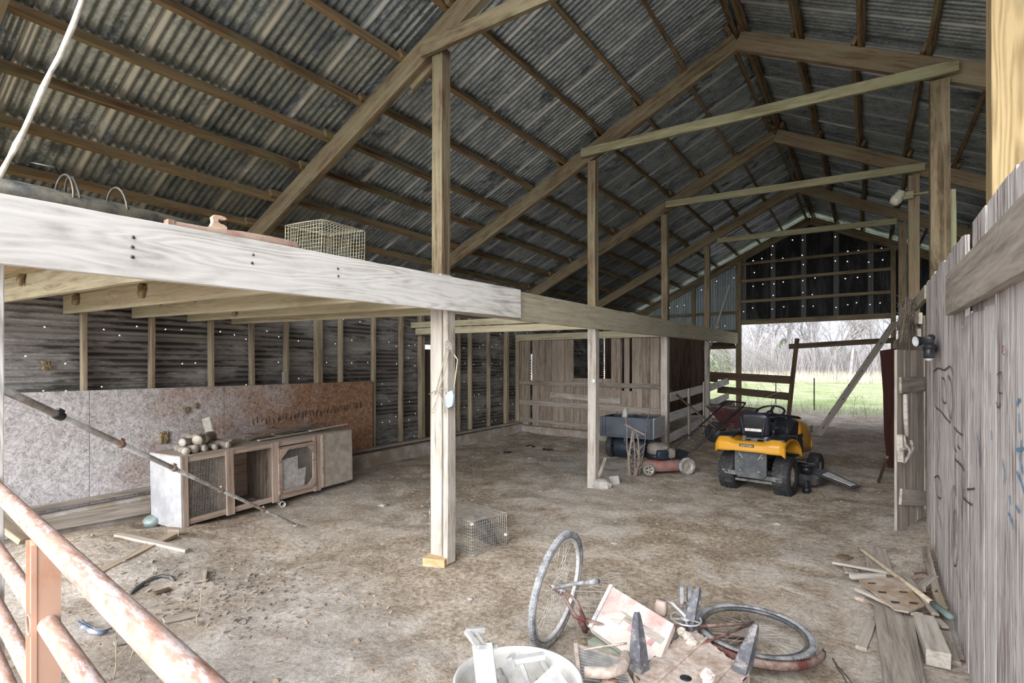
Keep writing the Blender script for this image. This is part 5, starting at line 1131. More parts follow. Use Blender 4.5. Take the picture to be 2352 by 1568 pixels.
mb = MB(); mb.bar(f0, f1, .035, .025); mb.bar(f0.lerp(f1, .22), at(1222, 1592, Z=.14), .022, .02); mb.bar(f0.lerp(f1, .82), at(1272, 1570, Z=.14), .022, .02)
mb.bar(f0-V(.02, 0, .01), f0+V(.01, .005, .005), .045, .045); tag(mb.build('scrap_rack', M['whitepaint'], loc=f0, bevel=.002), 'small whitish metal rack with two bars lying in the tub', 'rack')
qs = [at(1273, 1524, Z=.30), at(1312, 1580, Z=.26), at(1262, 1640, Z=.24), at(1212, 1580, Z=.28)]
mb = MB(); mb.prism(qs, (0, 0, -.02)); tag(mb.build('foam_board', M['paper'], loc=qs[0]), 'bright white square board corner in the tub', 'board')
p = at(1150, 1555, Z=.18); mb = MB(); mb.tube([p+V(-.02, 0, .03), p, p+V(.04, -.03, .01), p+V(.05, -.09, 0)], .022, 8); tag(mb.build('rag', plain('grey rag', (.42, .41, .40), .9), loc=p), 'crumpled grey rag in the tub left of the metal frame', 'rag')
p = at(1240, 1552, Z=.16); mb = MB(); mb.tube([p+V(-.03, 0, .02), p+V(-.01, .02, .03), p+V(.03, .02, .0), p+V(0, -.03, -.01)], .009, 6); tag(mb.build('hook', M['greymetal'], loc=p), 'dark bent hook between the frame bars in the tub', 'hook')
# ------------------------------------------------------------------ rusty stool upside down
stl = empty('rusty_stand', at(1590, 1560, Z=.0)+V(0, 0, .02), 'rusty metal stand upside down with its flaking legs pointing up', 'metal stand')
zp = .15
P_, Q_, R_, S_ = at(1455, 1545, Z=zp), at(1588, 1437, Z=zp), at(1722, 1548, Z=zp), at(1585, 1700, Z=zp)
mb = MB(); mb.prism([P_, Q_, R_, S_], (0, 0, -.006))
for a, b in ((P_, Q_), (Q_, R_), (R_, S_), (S_, P_)):
    mb.prism([a, b, b-V(0, 0, .12), a-V(0, 0, .12)], ((b-a).normalized().cross(Z3))*.006)
for t_ in (.30, .78): mb.bar(P_.lerp(S_, t_)+V(0, 0, .004), Q_.lerp(R_, t_)+V(0, 0, .004), .016, .012)
plt = mb.build('plate', M['rustlight'], stl, world=True)
m_ = MB(); h0 = at(1575, 1557, Z=zp+.001); m_.cyl(h0, h0+V(0, 0, .002), .028, n=20); m_.build('hole', M['black'], plt, world=True)
def leg(base, tip, side):
    base, tip = Vector(base), Vector(tip); mb = MB(); d_ = tip-base; L_ = d_.length; x = d_.normalized(); s_ = Vector(side).normalized(); s_ = (s_-x*x.dot(s_)).normalized(); n_ = x.cross(s_).normalized()
    secs = []
    for t, w_ in ((0, .052), (.5, .038), (.92, .020), (1, .012)):
        c = base+d_*t; secs.append([c-s_*w_+n_*w_*.45, c-s_*w_*.4+n_*w_*.05, c-n_*w_*.35, c+s_*w_*.4+n_*w_*.05, c+s_*w_+n_*w_*.45, c+s_*w_+n_*(w_*.45+.006), c+n_*(.008-w_*.35), c-s_*w_+n_*(w_*.45+.006)])
    mb.loft(secs, smooth=False); return mb.build('leg', M['rustdark'], stl, world=True)
cr = V(.835, .55, 0)
ctr = (P_+Q_+R_+S_)/4
for b_, (tu, tv) in ((P_.lerp(ctr, .12), (1464, 1407)), (Q_.lerp(ctr, .12), (1606, 1350)), (R_.lerp(ctr, .10), (1739, 1434))):
    dd = -SN*b_.x+CS*b_.y; tip = atd(tu, tv, dd*1.0+ (.04 if tv < 1360 else -.03)); leg(b_, tip, cr)
mb = MB(); w0 = at(1632, 1600, Z=zp); w1 = at(1625, 1548, Z=zp+.10); mb.tube([w0, w0.lerp(w1, .5), w1], [.03, .032, .03], 6); mb.rock(w1, .032); mb.build('leg_stub', plain('chalky crust', (.74, .68, .64), .9, scale=40, bump=.8, dirt=(.45, .33, .27)), stl, world=True)
for (u, v) in ((1566, 1450), (1578, 1460), (1590, 1474)):
    m_ = MB(); m_.rock(at(u, v, Z=zp+.02), .03, (1, 1, .7)); m_.build('crust', M['paper'] if 0 else plain('crust', (.66, .60, .54), .95, scale=40, bump=.8), stl, world=True)
# radiator
ra, rb_, rc, rd_ = at(1322, 1482, Z=.20), at(1418, 1512, Z=.16), at(1490, 1640, Z=.08), at(1338, 1640, Z=.10)
e = empty('radiator', V(ra.x, ra.y, .0), 'slatted grey metal grille lying beside the tub', 'grille')
mb = MB()
for i in range(20): t = (i+.5)/20; mb.bar(ra.lerp(rd_, t), rb_.lerp(rc, t), .0045, .012)
mb.build('fins', M['fin'], e, world=True)
mb = MB(); mb.bar(ra, rd_, .02, .03); mb.bar(rb_, rc, .015, .02); mb.bar(ra, rb_, .01, .02); mb.build('frame', M['rustlight'], e, world=True)
mb = MB(); mb.prism([ra-V(0, 0, .012), rb_-V(0, 0, .012), rc-V(0, 0, .012), rd_-V(0, 0, .012)], (0, 0, -.03)); mb.build('back', M['black'], e, world=True)
mb = MB(); a = at(1342, 1543, Z=.24); b = at(1395, 1545, Z=.24); c = at(1428, 1534, Z=.23); d_ = at(1438, 1505, Z=.20)
mb.tube([a, b, c, d_], [.026, .026, .027, .027], 16, cap=False); mb.tube([a+(b-a)*.02, b], .021, 14, cap=False); tag(mb.build('elbow_pipe', M['rustlight'], loc=a), 'rusty elbow pipe lying on the slatted grille', 'pipe')
mb = MB(); p = at(1400, 1568, Z=.18); mb.rock(p, .035, (1.3, 1, .7)); tag(mb.build('rust_lump', M['rust'], loc=p), 'dark rusty lump at the bottom edge below the elbow pipe', 'scrap lump')
mb = MB(); pts = [at(u, v, Z=z) for u, v, z in ((1340, 1492, .22), (1380, 1485, .24), (1415, 1480, .25), (1440, 1477, .25))]; mb.tube(pts, .005, 6)
for i in range(14): q = pts[0].lerp(pts[-1], i/13); mb.torus(q, (pts[-1]-pts[0]), .007, .002, 8, 4)
tag(mb.build('threaded_rod', M['rustlight'], loc=pts[0]), 'thin ribbed rod lying across the top of the grille', 'rod')
g0 = [at(1350, 1470, Z=.09), at(1400, 1445, Z=.09), at(1440, 1480, Z=.09), at(1420, 1515, Z=.09), at(1360, 1505, Z=.09)]
mb = MB(); mb.prism(g0, (0, 0, -.03)); tag(mb.build('green_plate', plain('green grey plate', (.34, .37, .31), .8), loc=g0[0]), 'green grey plate under the stained metal cover', 'plate')
# stained flat box
A_, B_, C_, D_ = at(1402, 1343, Z=.33), at(1548, 1432, Z=.26), at(1478, 1486, Z=.14), at(1353, 1440, Z=.17)
nb = (B_-A_).cross(D_-A_).normalized(); nb = nb if nb.z > 0 else -nb
mb = MB(); C_ = B_+D_-A_; mb.prism([A_, B_, C_, D_], -nb*.05); bxo = mb.build('metal_cover', M['pinkpanel'], loc=A_, bevel=.004); tag(bxo, 'pinkish stained metal cover leaning behind the rusty stand', 'metal cover')
def onp(s, t, h=.003): return A_+(B_-A_)*s+(D_-A_)*t+nb*h
mb = MB(); mb.bar(onp(0, 0, .006), onp(0, 1, .006), .03, .012, nb); mb.build('edge_strip', M['pale'], bxo, world=True) if 0 else None
m_ = MB(); m_.bar(onp(0.02, 0, .006), onp(.02, 1, .006), .022, .012, nb); o = m_.build('edge_strip', M['whitepaint'], bxo); o.location = -A_
m_ = MB(); m_.bar(onp(.3, .42), onp(.95, .42), .04, .004, nb); m_.bar(onp(.25, .50, .004), onp(.38, .50, .004), .07, .006, nb); o = m_.build('hinge_plate', M['paper'] if 0 else M['pale'], bxo); o.location = -A_
m_ = MB()
for s_, t_ in ((.52, .55), (.62, .48), (.7, .6), (.75, .35), (.82, .55)): m_.box(onp(s_, t_, .002), (.03, .04, .002), ((B_-A_).normalized(), nb.cross((B_-A_).normalized()), nb))
o = m_.build('pink_stain', plain('pink stain', (.62, .36, .37), .8), bxo); o.location = -A_
# other foreground bits
p = at(1903, 1592, Z=.13); mb = MB(); mb.lathe([(0, .13), (.03, .13), (.035, .12), (.075, .12), (.08, .115), (.095, .09), (.10, 0)], V(p.x, p.y, 0), Z3, 32); tag(mb.build('metal_can', M['steel'], loc=(p.x, p.y, 0)), 'shiny grey metal can at the bottom edge right of the bicycle', 'can')
for i, ln in enumerate((((1912, 1512), (1925, 1530), (1945, 1552), (1962, 1575)), ((1913, 1511), (1922, 1532), (1936, 1550), (1948, 1575)))):
    mb = MB(); mb.tube([atg(u, v, .01) for u, v in ln], .0022, 5); tag(mb.build('wire', M['black'], loc=atg(*ln[0])), ('right', 'left')[i]+' one of two thin dark wires beside the metal can', 'wire')
# ------------------------------------------------------------------ rubble of boards along the right wall
BD = [((2037, 1399), (2090, 1650), .16, .03, .03, 'grey', 'wide grey board lying at the bottom right'), ((2084, 1409), (2128, 1640), .05, .03, .03, 'grey', 'narrow grey board right of the wide board'),
 ((2123, 1428), (2154, 1512), .11, .09, .06, 'pale', 'thick square block of timber right of the narrow board'), ((2167, 1452), (2190, 1522), .07, .02, .02, 'grey', 'flat board between the thick block and the wall'), ((2198, 1462), (2224, 1530), .05, .02, .02, 'grey', 'narrow board at the foot of the right wall'),
 ((2133, 1262), (2188, 1402), .05, .04, .03, 'grey', 'long strip lying along the foot of the right wall'), ((1912, 1292), (2048, 1315), .035, .02, .04, 'pale', 'thin lath at the far left of the board heap'),
 ((1954, 1324), (2032, 1322), .035, .03, .05, 'pale', 'short pale lath above the holed plywood'), ((1968, 1352), (2076, 1401), .035, .02, .07, 'pale', 'pale lath below the holed plywood'), ((2008, 1258), (2020, 1308), .17, .02, .02, 'grey', 'wide grey board at the far end of the board heap'),
 ((1950, 1300), (1958, 1318), .10, .02, .02, 'grey', 'short grey board under the thin laths'), ((2074, 1316), (2150, 1411), .04, .02, .09, 'grey', 'lath crossing under the tool handle'), ((2118, 1352), (2152, 1328), .05, .04, .05, 'grey', 'short board pointing at the right wall'),
 ((2128, 1362), (2162, 1366), .05, .05, .04, 'dark', 'short dark chunk near the right wall'), ((2108, 1421), (2174, 1409), .05, .03, .05, 'dark', 'dark rotten slat below the tool handle'), ((2092, 1406), (2120, 1414), .035, .02, .07, 'pale', 'small pale splinter right of the holed plywood'),
 ((1999, 1428), (1978, 1487), .06, .02, .015, 'grey', 'small loose grey board left of the wide board'), ((2002, 1375), (2040, 1392), .12, .015, .03, 'grey', 'grey board end under the holed plywood'), ((2168, 1362), (2182, 1398), .05, .03, .04, 'stud', 'brown board end standing against the right wall'), ((2140, 1425), (2180, 1440), .05, .015, .03, 'pinkwood', 'reddish splinter above the flat board'), ((2175, 1440), (2150, 1420), .04, .015, .05, 'pale', 'pale splinter near the end of the tool handle')]
for (a, b, w_, h_, z_, mt, lab) in BD:
    p0, p1 = atg(a[0], a[1], z_), atg(b[0], b[1], z_); p0.x = min(p0.x, .40); p1.x = min(p1.x, .41); tag(timber('board', p0, p1, w_, h_, M[mt], warp=.004), lab, 'board')
pq = [atg(u, v, .10) for u, v in ((1973, 1331), (2065, 1325), (2124, 1388), (2087, 1404), (2055, 1398), (2010, 1362))]
mb = MB(); mb.prism(pq, (0, 0, -.012)); o = mb.build('plywood', plain('old plywood', (.47, .40, .34), .9, scale=12, bump=.3, dirt=(.36, .25, .16)), loc=pq[0]); tag(o, 'holed piece of old plywood on the board heap', 'plywood')
m_ = MB()
for u, v in ((2002, 1339), (2046, 1338), (2026, 1359), (2075, 1359), (2056, 1382), (2098, 1384)):
    c = at(u, v, Z=pq[0].z+.0005); m_.box(c, (.05, .018, .002), (V(.9, .35, 0), V(-.35, .9, 0), Z3))
o2 = m_.build('hand_hole', M['black'], o, world=True)
a, b = atg(1973, 1258, .05), atg(2211, 1424, .13); b.x = min(b.x, .43); d_ = b-a; mb = MB(); mb.tube([a, a+d_*.05, a+d_*.5, a+d_*.84], [.008, .013, .016, .018], 12); o = mb.build('tool_handle', M['stick'] if 0 else wood('ash handle', (.36, .29, .20), (.66, .57, .44)), loc=a); tag(o, 'long wooden tool handle with a teal end on the board heap', 'tool handle')
m_ = MB(); m_.tube([a+d_*.84, a+d_*.97, a+d_], [.0195, .021, .015], 12); m_.build('painted_end', plain('teal paint', (.20, .27, .27), .6), o, world=True)
for i, (u, v, s_, mt, lab) in enumerate(((1985, 1375, .06, 'rustlight', 'tan clod left of the board heap'), (2160, 1475, .05, 'rust', 'rusty brown clod between board and wall'), (2215, 1525, .04, 'maroon', 'dark red scrap at the foot of the right wall'), (2122, 1320, .05, 'maroon', 'reddish clod behind the board heap'), (1940, 1280, .06, 'dark', 'flat dark patch of felt beyond the laths'))):
    p = atg(u, v); mb = MB(); mb.rock(p, s_, (1.2, .9, .35)); tag(mb.build('clod', M[mt], loc=p), lab, 'clod')
# pebbles and white chips
for i, (u, v, s_, lab) in enumerate(((1412, 1248, .028, 'pale chip on the floor left of the bicycle pedal view'), (1786, 1204, .045, 'pale flat stone on the floor below the mower'), (1080, 1375, .02, 'white chip left of the standing bicycle wheel'), (1742, 1184, .03, 'grey flat chip nearest the mower tyres'), (545, 1130, .0, ''), (880, 1160, .05, 'rock at the left of the foreground post'), (1048, 1030, .0, ''), (1217, 1052, .03, 'pale pebble in the middle of the hay'), (1495, 1148, .02, 'white pebble below the push mower'))):
    if not s_: continue
    p = atg(u, v); mb = MB(); mb.rock(p+V(0, 0, .004), s_, (1.3, 1, .35)); tag(mb.build('pebble', M['stone'], loc=p), lab.replace(' view', ''), 'pebble')
for i, (u, v, s_, lab) in enumerate(((1218, 1026, .09, 'left dark clump of droppings on the hay before the partition'), (1255, 1034, .08, 'right dark clump of droppings on the hay before the partition'), (1165, 1040, .06, 'faint dark clump left of the two dark clumps'))):
    p = atg(u, v); mb = MB()
    for k in range(9): mb.rock(p+V(R.uniform(-1, 1)*s_, R.uniform(-1, 1)*s_, .01), .035, (1.2, 1, .5), 5, 7)
    tag(mb.build('dung', M['black'], loc=p), lab, 'dung')
# ------------------------------------------------------------------ plank door on the right, red sheet, lamp
hg = V(.435, 6.43, 0); fr_ = at(2057, 1218, Z=.22); fr_.z = 0; dd = (fr_-hg).normalized(); DW = (fr_-hg).length; dn = V(-dd.y, dd.x, 0); dn = dn if dn.x > 0 else -dn
de = empty('plank_door', hg+V(0, 0, .22), 'weathered plank door standing open at the end of the right wall', 'door')
for k in range(4):
    a, b = hg+dd*(DW*k/4+.004), hg+dd*(DW*(k+1)/4); c = (a+b)/2
    timber('plank', (c.x, c.y, .22+(.0 if k else .02)), (c.x, c.y, 1.815), .022, DW/4-.006, M['grey'], up=(dd.x, dd.y, 0), parent=de, warp=.002)
for z0, z1 in ((1.50, 1.50), (.42, .52)):
    timber('batten', hg+dd*.02+dn*.022+V(0, 0, z0), hg+dd*(DW-.04)+dn*.022+V(0, 0, z1), .02, .14, M['grey'], parent=de, warp=.002)
dz = lambda u, v: at(u, v, X=0) # unused depth guard
def ond(u, v, off=.04):
    t = (u-1176)/F_PX; dx, dy = -SN+CS*t, CS+SN*t; o_ = hg+dn*off; den = dx*dd.y-dy*dd.x; k_ = (o_.x*dd.y-o_.y*dd.x)/den; return V(dx*k_, dy*k_, EYE+(HZ-v)/F_PX*k_)
mb = MB(); mb.tube([ond(2079, 905), ond(2080, 950), ond(2083, 1002)], [.016, .020, .018], 8); mb.build('grip_stick', M['pale'], de, world=True)
mb = MB(); mb.bar(ond(2067, 998, .05), ond(2070, 1060, .05), .03, .045, dn); mb.tube([ond(2062, 1032, .07), ond(2076, 1030, .07), ond(2088, 1030, .06)], .014, 7); mb.tube([ond(2074, 1000, .06), ond(2078, 1020, .07), ond(2090, 1035, .07), ond(2085, 1050, .06), ond(2076, 1060, .06)], .016, 8); mb.tube([ond(2092, 1010, .05), ond(2096, 1030, .06), ond(2088, 1050, .05)], .014, 7); mb.build('latch', M['pale'], de, world=True)
pts = [at(u, v, Y=9.3) for u, v in ((2021, 805), (2054, 800), (2054, 1075), (2038, 1073), (2030, 990), (2028, 900))]
mb = MB(); mb.prism(pts, (0.02, .03, 0)); tag(mb.build('red_sheet', M['red'], loc=pts[0]), 'dark red metal sheet standing behind the plank door', 'metal sheet')
tag(timber('stick', atg(2016, 1108), at(2038, 1050, Y=7.6), .03, .03, M['dark']), 'short dark stick leaning at the foot of the red sheet', 'stick')
tag(timber('wall_plate', (.47, 6.45, 2.37), (.47, 12.5, 2.40), .04, .13, M['palefar']), 'pale level board above the open plank door running to the back', 'board')
for i, (y, z, ln) in enumerate(((6.6, 2.14, .5), (6.7, 1.98, .42), (8.3, 2.24, .7))): tag(timber('board', (.43, y, z), (.43, y+ln, z+.05), .03, .11, M['pale']), ('upper short pale board beside the floodlight', 'lower short pale board beside the floodlight', 'short pale board farther along above the door')[i], 'board')
mb = MB()
for k in range(260):
    p = V(.40+R.uniform(-.06, .05), R.uniform(7.4, 8.4), R.uniform(2.2, 2.46)); mb.tube([p, p+V(R.uniform(-.07, .03), R.uniform(-.1, .1), R.uniform(-.35, .05))], .003, 3)
tag(mb.build('straw_tangle', M['stick']), 'straw hanging over the pale board above the plank door', 'straw', kind='stuff')
fl = empty('floodlight', at(2133, 800, X=.45), 'black floodlight with a motion sensor on the right wall', 'floodlight')
fz = lambda u, v, x: at(u, v, X=x)
mb = MB(); mb.cyl(fz(2136, 800, .455), fz(2136, 800, .39), .045, n=24); mb.build('base', M['black'], fl, world=True)
mb = MB(); c = fz(2136, 778, .40); mb.lathe([(0, -.04), (.025, -.035), (.03, 0), (.042, .05), (.04, .055), (0, .05)], c, V(-.3, -.75, -.35), 20); mb.build('lamp_head', M['black'], fl, world=True)
mb = MB(); c = fz(2118, 782, .36); mb.lathe([(0, -.04), (.025, -.035), (.03, 0), (.045, .05), (.043, .056)], c, V(-.75, -.45, -.1), 20); h_ = mb.build('lamp_head', M['black'], fl, world=True)
m_ = MB(); m_.lathe([(.042, .05), (.02, .04), (0, .035)], c, V(-.75, -.45, -.1), 20); m_.build('lens', M['glass'], h_, world=True)
mb = MB(); c = fz(2134, 812, .38); mb.lathe([(0, .05), (.03, .045), (.035, .02), (.035, -.03), (.03, -.035), (0, -.04)], c, Z3, 18); s_ = mb.build('sensor', M['black'], fl, world=True); m_ = MB(); m_.lathe([(.028, -.034), (.02, -.05), (0, -.055)], c, Z3, 16); m_.build('sensor_lens', M['paper'], s_, world=True)
# lamp fitting on the brown post
lf_ = at(2072, 457, Y=9.5); e = empty('lamp_fitting', lf_, 'greenish white porcelain lamp fitting high on the dark brown post', 'lamp fitting')
mb = MB(); mb.bar(lf_+V(-.02, 0, .04), lf_+V(.30, .02, .05), .02, .03); mb.box(lf_+V(.05, 0, .04), (.16, .04, .10)); mb.build('bracket', M['tie'], e, world=True)
mb = MB(); mb.lathe([(0, -.10), (.05, -.09), (.075, -.04), (.078, 0), (.06, .03), (.065, .06), (.05, .08), (.055, .11), (0, .12)], lf_+V(-.06, -.03, .01), V(.5, 0, .85), 20); mb.build('globe', plain('cream porcelain', (.62, .62, .52), .35), e, world=True)
tag(timber('pipe', V(.675, 6.60, 2.2), V(.675, 6.60, at(2191, 435, Y=6.6).z), .045, .045, M['tie']), 'thin green grey upright beside the thick brown post', 'upright')
# nails and knots on the right wall, graffiti strokes
def stroke(pts, r, mat, nm='paint_stroke'):
    mb = MB(); P = [at(u, v, X=.4545) for u, v in pts]; n = len(P)
    secs = []
    for i, p in enumerate(P):
        d_ = (P[min(i+1, n-1)]-P[max(0, i-1)]); d_.x = 0; d_.normalize(); s_ = V(0, -d_.z, d_.y)*r*R.uniform(.6, 1.1); secs.append([p+s_, p-s_])
    vs_ = [q for s_ in secs for q in s_]; mb.add(vs_, [(2*i, 2*i+1, 2*i+3, 2*i+2) for i in range(n-1)]); return mb.build(nm, M[mat], wr, world=True)
def sm(pts, k=6):
    out = []; n = len(pts)
    for i in range(n-1):
        p0, p1, p2, p3 = pts[max(0, i-1)], pts[i], pts[i+1], pts[min(n-1, i+2)]
        for j in range(k):
            t = j/k; out.append(tuple(.5*((2*p1[q])+(-p0[q]+p2[q])*t+(2*p0[q]-5*p1[q]+4*p2[q]-p3[q])*t*t+(-p0[q]+3*p1[q]-3*p2[q]+p3[q])*t**3) for q in (0, 1)))
    return out+[pts[-1]]
zx = lambda x, y: (1800+x/1.806, 700+y/1.806)
for ln in (((622, 275), (640, 262), (665, 270), (690, 255), (700, 290)), ((622, 280), (620, 360), (628, 420), (650, 440), (672, 470), (690, 488)), ((655, 300), (652, 360), (660, 400), (672, 400), (668, 320), (655, 300)), ((680, 290), (676, 380), (690, 470), (700, 420), (694, 330), (680, 290)), ((705, 505), (720, 525), (740, 540)), ((708, 510), (705, 580), (715, 610)), ((725, 540), (720, 580), (732, 600)), ((710, 640), (735, 665), (748, 690)), ((625, 715), (640, 710), (652, 750), (650, 800), (636, 790), (628, 740), (625, 715)), ((640, 850), (645, 880), (655, 930)), ((700, 780), (705, 750), (715, 790)), ((705, 850), (695, 960), (702, 1060), (712, 1080), (722, 1010), (718, 900), (708, 845)), ((712, 880), (708, 960), (714, 1010)), ((718, 1100), (725, 1160), (735, 1220)), ((745, 760), (745, 800), (780, 830)), ((760, 765), (790, 762))):
    stroke(sm([zx(*p) for p in ln]), .0065, 'paint_black')
for ln in (((885, 290), (900, 280), (905, 330), (900, 400), (888, 425), (880, 400)), ((858, 280), (858, 420)), ((892, 300), (890, 360), (902, 365))): stroke(sm([zx(*p) for p in ln]), .004, 'paint_black')
for ln in (((640, 460), (642, 560), (640, 650)), ((610, 480), (612, 560)), ((606, 600), (610, 700)), ((800, 530), (808, 600), (812, 670)), ((965, 420), (972, 395), (980, 400)), ((972, 450), (974, 500), (978, 530)), ((960, 600), (980, 600), (996, 595)), ((905, 640), (915, 700), (912, 740)), ((965, 690), (985, 740), (996, 780)), ((930, 860), (945, 900), (950, 930)), ((960, 830), (975, 860)), ((985, 560), (980, 640), (990, 700)), ((860, 520), (862, 560)), ((935, 790), (938, 830))):
    stroke(sm([zx(*p) for p in ln]), .008, 'paint_blue')
for i, (u, v) in enumerate(((2214, 749), (2310, 804))):
    c = at(u, v, X=.452); mb = MB()
    for k in range(4): mb.tube([c+V(-.006, R.uniform(-.02, .02), R.uniform(-.02, .02)) for _ in range(4)], .002, 5)
    tag(mb.build('wire_loop', M['rust'], loc=c), ('small rusty wire loop below the level board on the right wall', 'rusty bent hook near the right edge of the picture')[i], 'wire')
# ------------------------------------------------------------------ straw and chips over the floor
mb = MB()
for k in range(26000):
    y_ = R.uniform(.6, 15.5); x_ = R.uniform(-6.5, .4)
    dens = nse(x_, y_, .8, 21)+.5*nse(x_, y_, 2.5, 22)
    if R.random() > .45+dens*.9: continue
    a = R.uniform(0, math.pi); l_ = R.uniform(.008, .04); wd = R.uniform(.001, .0035) if R.random() < .8 else R.uniform(.004, .012)
    d1 = V(math.cos(a), math.sin(a), R.uniform(-.25, .25))*l_; d2 = V(-math.sin(a), math.cos(a), 0)*wd; p = V(x_, y_, g(x_, y_)+.003+R.random()*.004)
    mb.add([p, p+d1, p+d1+d2, p+d2], [(0, 1, 2, 3)])
tag(mb.build('straw_litter', M['straw']), 'loose straw and chips scattered over the floor', 'straw', kind='stuff')
mb = MB()
for k in range(1500):
    x_ = R.uniform(-6, .4); y_ = R.uniform(1, 15.5); s_ = R.uniform(.004, .012)*(1.6 if nse(x_, y_, .7, 5) > .1 else 1); p = V(x_, y_, g(x_, y_)); mb.rock(p, s_, (1.2, 1, .7), 3, 5)
tag(mb.build('clods', plain('earth clod', (.36, .28, .21), .95, bump=0)), 'small clods and pebbles all over the floor', 'clods', kind='stuff')
# ------------------------------------------------------------------ outside
def stems(mb, n, xr, yr, hr, r, lean=.15, w_=.012, zf=gf):
    for _ in range(n):
        x_, y_ = R.uniform(*xr), R.uniform(*yr); h_ = R.uniform(*hr); a = R.uniform(0, 3.14); z_ = zf(x_, y_); d2 = V(math.cos(a), math.sin(a), 0)*w_; tp = V(x_+R.uniform(-1, 1)*lean*h_, y_+R.uniform(-1, 1)*lean*h_, z_+h_)
        mb.add([V(x_, y_, z_)-d2, V(x_, y_, z_)+d2, tp], [(0, 1, 2)])
mb = MB(); stems(mb, 9000, (-14, 3), (17.8, 27), (.05, .16), 0, .3, .006); stems(mb, 7000, (-18, 4), (26, 44), (.06, .14), 0, .4, .012)
tag(mb.build('meadow_grass', M['grass']), 'short green grass of the pasture', 'grass', kind='stuff')
mb = MB(); stems(mb, 9000, (-32, 8), (50, 62), (.5, 1.1), 0, .15, .022); stems(mb, 600, (-9, 1), (17.3, 18.6), (.1, .5), 0, .4, .004)
tag(mb.build('dry_grass', M['drygrass']), 'band of tall dry grass before the trees', 'dry grass', kind='stuff')
mb = MB(); stems(mb, 16000, (-42, 12), (58, 80), (1.5, 5.5), 0, .35, .022)
tag(mb.build('thicket', M['branch']), 'grey thicket of bare brush at the foot of the trees', 'brush', kind='stuff')
def tree_mesh(h, seed, depth=6, spread=.55):
    rr_ = random.Random(seed); mb = MB()
    def rec(p, d, l, r_, k):
        q = p+d*l*.5+V(rr_.uniform(-1, 1), rr_.uniform(-1, 1), 0)*l*.05; e_ = q+(d+V(rr_.uniform(-.1, .1), rr_.uniform(-.1, .1), .05)).normalized()*l*.5
        mb.tube([p, q, e_], [r_, r_*.85, r_*.68], 5 if k < 2 else 3, cap=False)
        if k >= depth: return
        for _ in range(rr_.choice((2, 3, 3))):
            nd = (d+V(rr_.uniform(-1, 1), rr_.uniform(-1, 1), rr_.uniform(-.25, .6))*spread*(1+.12*k)).normalized(); rec(e_ if rr_.random() < .6 else q, nd, l*rr_.uniform(.62, .85), r_*.6, k+1)
    rec(V(0, 0, 0), V(rr_.uniform(-.05, .05), 0, 1).normalized(), h*.26, h*.018, 0); return mb
protos = [tree_mesh(11, 1), tree_mesh(9, 2, 6, .75), tree_mesh(12.5, 3, 6, .45), tree_mesh(8, 4, 6, .8)]
pm_ = []
for i in range(34):
    k = i % 4; X_ = -30+i*1.08+R.uniform(-.8, .8); Y_ = R.uniform(58, 82)
    if len(pm_) <= k:
        o = protos[k].build('bare_tree', M['branch']); pm_.append(o)
    else: o = pm_[k].copy(); COL.objects.link(o)
    sc_ = R.uniform(1.0, 1.45); o.location = (X_, Y_, gf(X_, Y_)-.05); o.rotation_euler = (0, 0, R.uniform(0, 6)); o.scale = (sc_, sc_, sc_)
    tag(o, 'bare grey winter tree in the row beyond the pasture', 'tree', 'bare trees beyond the pasture')
for i, (u, dd_, h_, w_, lab) in enumerate(((1870, 62, 3.6, 2.2, 'evergreen bush right of the leaning dark pole'), (1925, 64, 4.2, 2.6, 'dark evergreen bush in the middle of the far tree line'), (1960, 63, 3.2, 1.6, 'small evergreen bush near the leaning plank'), (1800, 66, 4.6, 2.4, 'pale evergreen left of the leaning dark pole'), (1655, 50, 3.8, 2.0, 'evergreen bush seen in the gap left of the doorway post'), (2010, 66, 3.4, 2.4, 'evergreen bush behind the leaning plank'))):
    c = atd(u, HZ, dd_); mb = MB(); z0 = gf(c.x, c.y)
    for k in range(2600):
        t = R.random(); a = R.uniform(0, 6.28); q = w_*.5*math.sqrt(max(0, 1-(2*t-1)**2))*(1.15-.5*t)*R.uniform(.6, 1.1); p = V(c.x+q*math.cos(a), c.y+q*math.sin(a), z0+h_*t)
        d1 = V(R.uniform(-1, 1), R.uniform(-1, 1), R.uniform(-.6, 1))*.16; d2 = V(R.uniform(-1, 1), R.uniform(-1, 1), R.uniform(-1, 1))*.12; mb.add([p, p+d1, p+d2], [(0, 1, 2)])
    mb.cyl((c.x, c.y, z0-.1), (c.x, c.y, z0+h_*.6), .07, n=6)
    tag(mb.build('evergreen_bush', M['evergreen'], loc=(c.x, c.y, z0)), lab, 'bush')
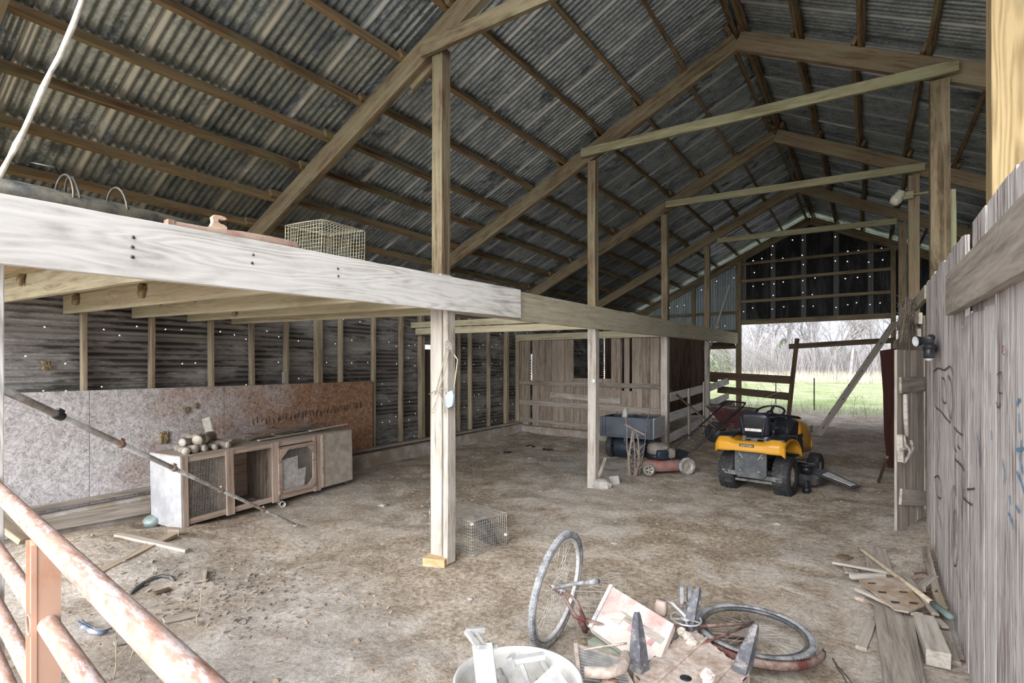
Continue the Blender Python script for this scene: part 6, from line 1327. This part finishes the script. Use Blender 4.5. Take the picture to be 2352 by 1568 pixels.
# brush of pale bare branches just outside, left of the doorway
mb = MB(); bp0 = V(-5.2, 20.5, gf(-5, 20))
for k in range(60):
    p = V(-5.2+R.uniform(-.5, .3), 20.5+R.uniform(-.6, .6), 3.2+R.uniform(-.9, .7)); q = V(R.uniform(-4.3, -1.7), 20.3+R.uniform(-.8, .8), R.uniform(.7, 1.9)); m = (p+q)/2+V(0, 0, R.uniform(.05, .35)); mb.tube([p, m, q], [.012, .008, .003], 4)
    for _ in range(3): a = m.lerp(q, R.random()); mb.tube([a, a+V(R.uniform(0, .4), R.uniform(-.2, .2), R.uniform(-.3, .25))], .003, 3)
mb.tube([V(-5.6, 20.5, .2), V(-5.5, 20.5, 1.5), V(-5.2, 20.5, 3.4)], [.10, .08, .04], 8)
tag(mb.build('leaning_shrub', M['branchlight'], loc=bp0), 'pale arching bare shrub just outside, left in the doorway', 'shrub')
for i, (u, v0, v1, y_, lab) in enumerate(((1870, 956, 868, 19.5, 'thin dark steel fence stake in the middle of the pasture'), (1782, 936, 878, 21.5, 'thin steel fence stake behind the gate panel'))):
    a = at(u, v0, Y=y_); b = at(u, v1, Y=y_); a.z = gf(a.x, a.y)-.05; mb = MB(); mb.bar(a, b, .035, .035, (0, 1, 0)); mb.bar(a+V(.0, .015, .1), b, .012, .05, (0, 1, 0)); tag(mb.build('fence_stake', M['dark'], loc=a), lab, 'fence stake')
for i, (u, y_, h_, lx) in enumerate(((1704, 16.6, .9, -.1), (1735, 16.9, .8, .15), (1722, 17.2, 1.3, -.2), (1770, 17.0, .7, .25), (1925, 16.9, .75, .1), (1990, 17.0, .6, -.1), (1960, 17.3, .6, .05))):
    c = at(u, 960, Y=y_); weed('dry_weed', (c.x, c.y, .27), h_, ('%s dry weed from the left outside the far doorway' % ORD[i]), 10, 'stick', (lx, .05), r=.005)
# loose board lying across the gap of the gate and a thin leaning stick
tag(timber('board', at(1690, 922, Y=15.0), at(1668, 945, Y=14.9), .05, .02, M['pale']), 'short pale slat leaning at the foot of the doorway post', 'slat')
tag(timber('stick', at(1758, 914, Y=15.35), at(1789, 900, Y=15.42), .03, .02, M['pale']), 'pale broken slat hanging on the dark gate rails', 'slat')

# bark and wood chips on the dirt below the hutch
mb = MB()
for k in range(420):
    p = atg(R.gauss(520, 140), R.gauss(1350, 60)); a = R.uniform(0, 3.14); l_ = R.uniform(.01, .05); w_ = l_*R.uniform(.2, .6); mb.box(p+V(0, 0, .006), (l_, w_, .004), (V(math.cos(a), math.sin(a), R.uniform(-.3, .3)), V(-math.sin(a), math.cos(a), 0), Z3))
tag(mb.build('wood_chips', M['grey']), 'scattered bark and wood chips on the dirt in front of the hutch', 'wood chips', kind='stuff')
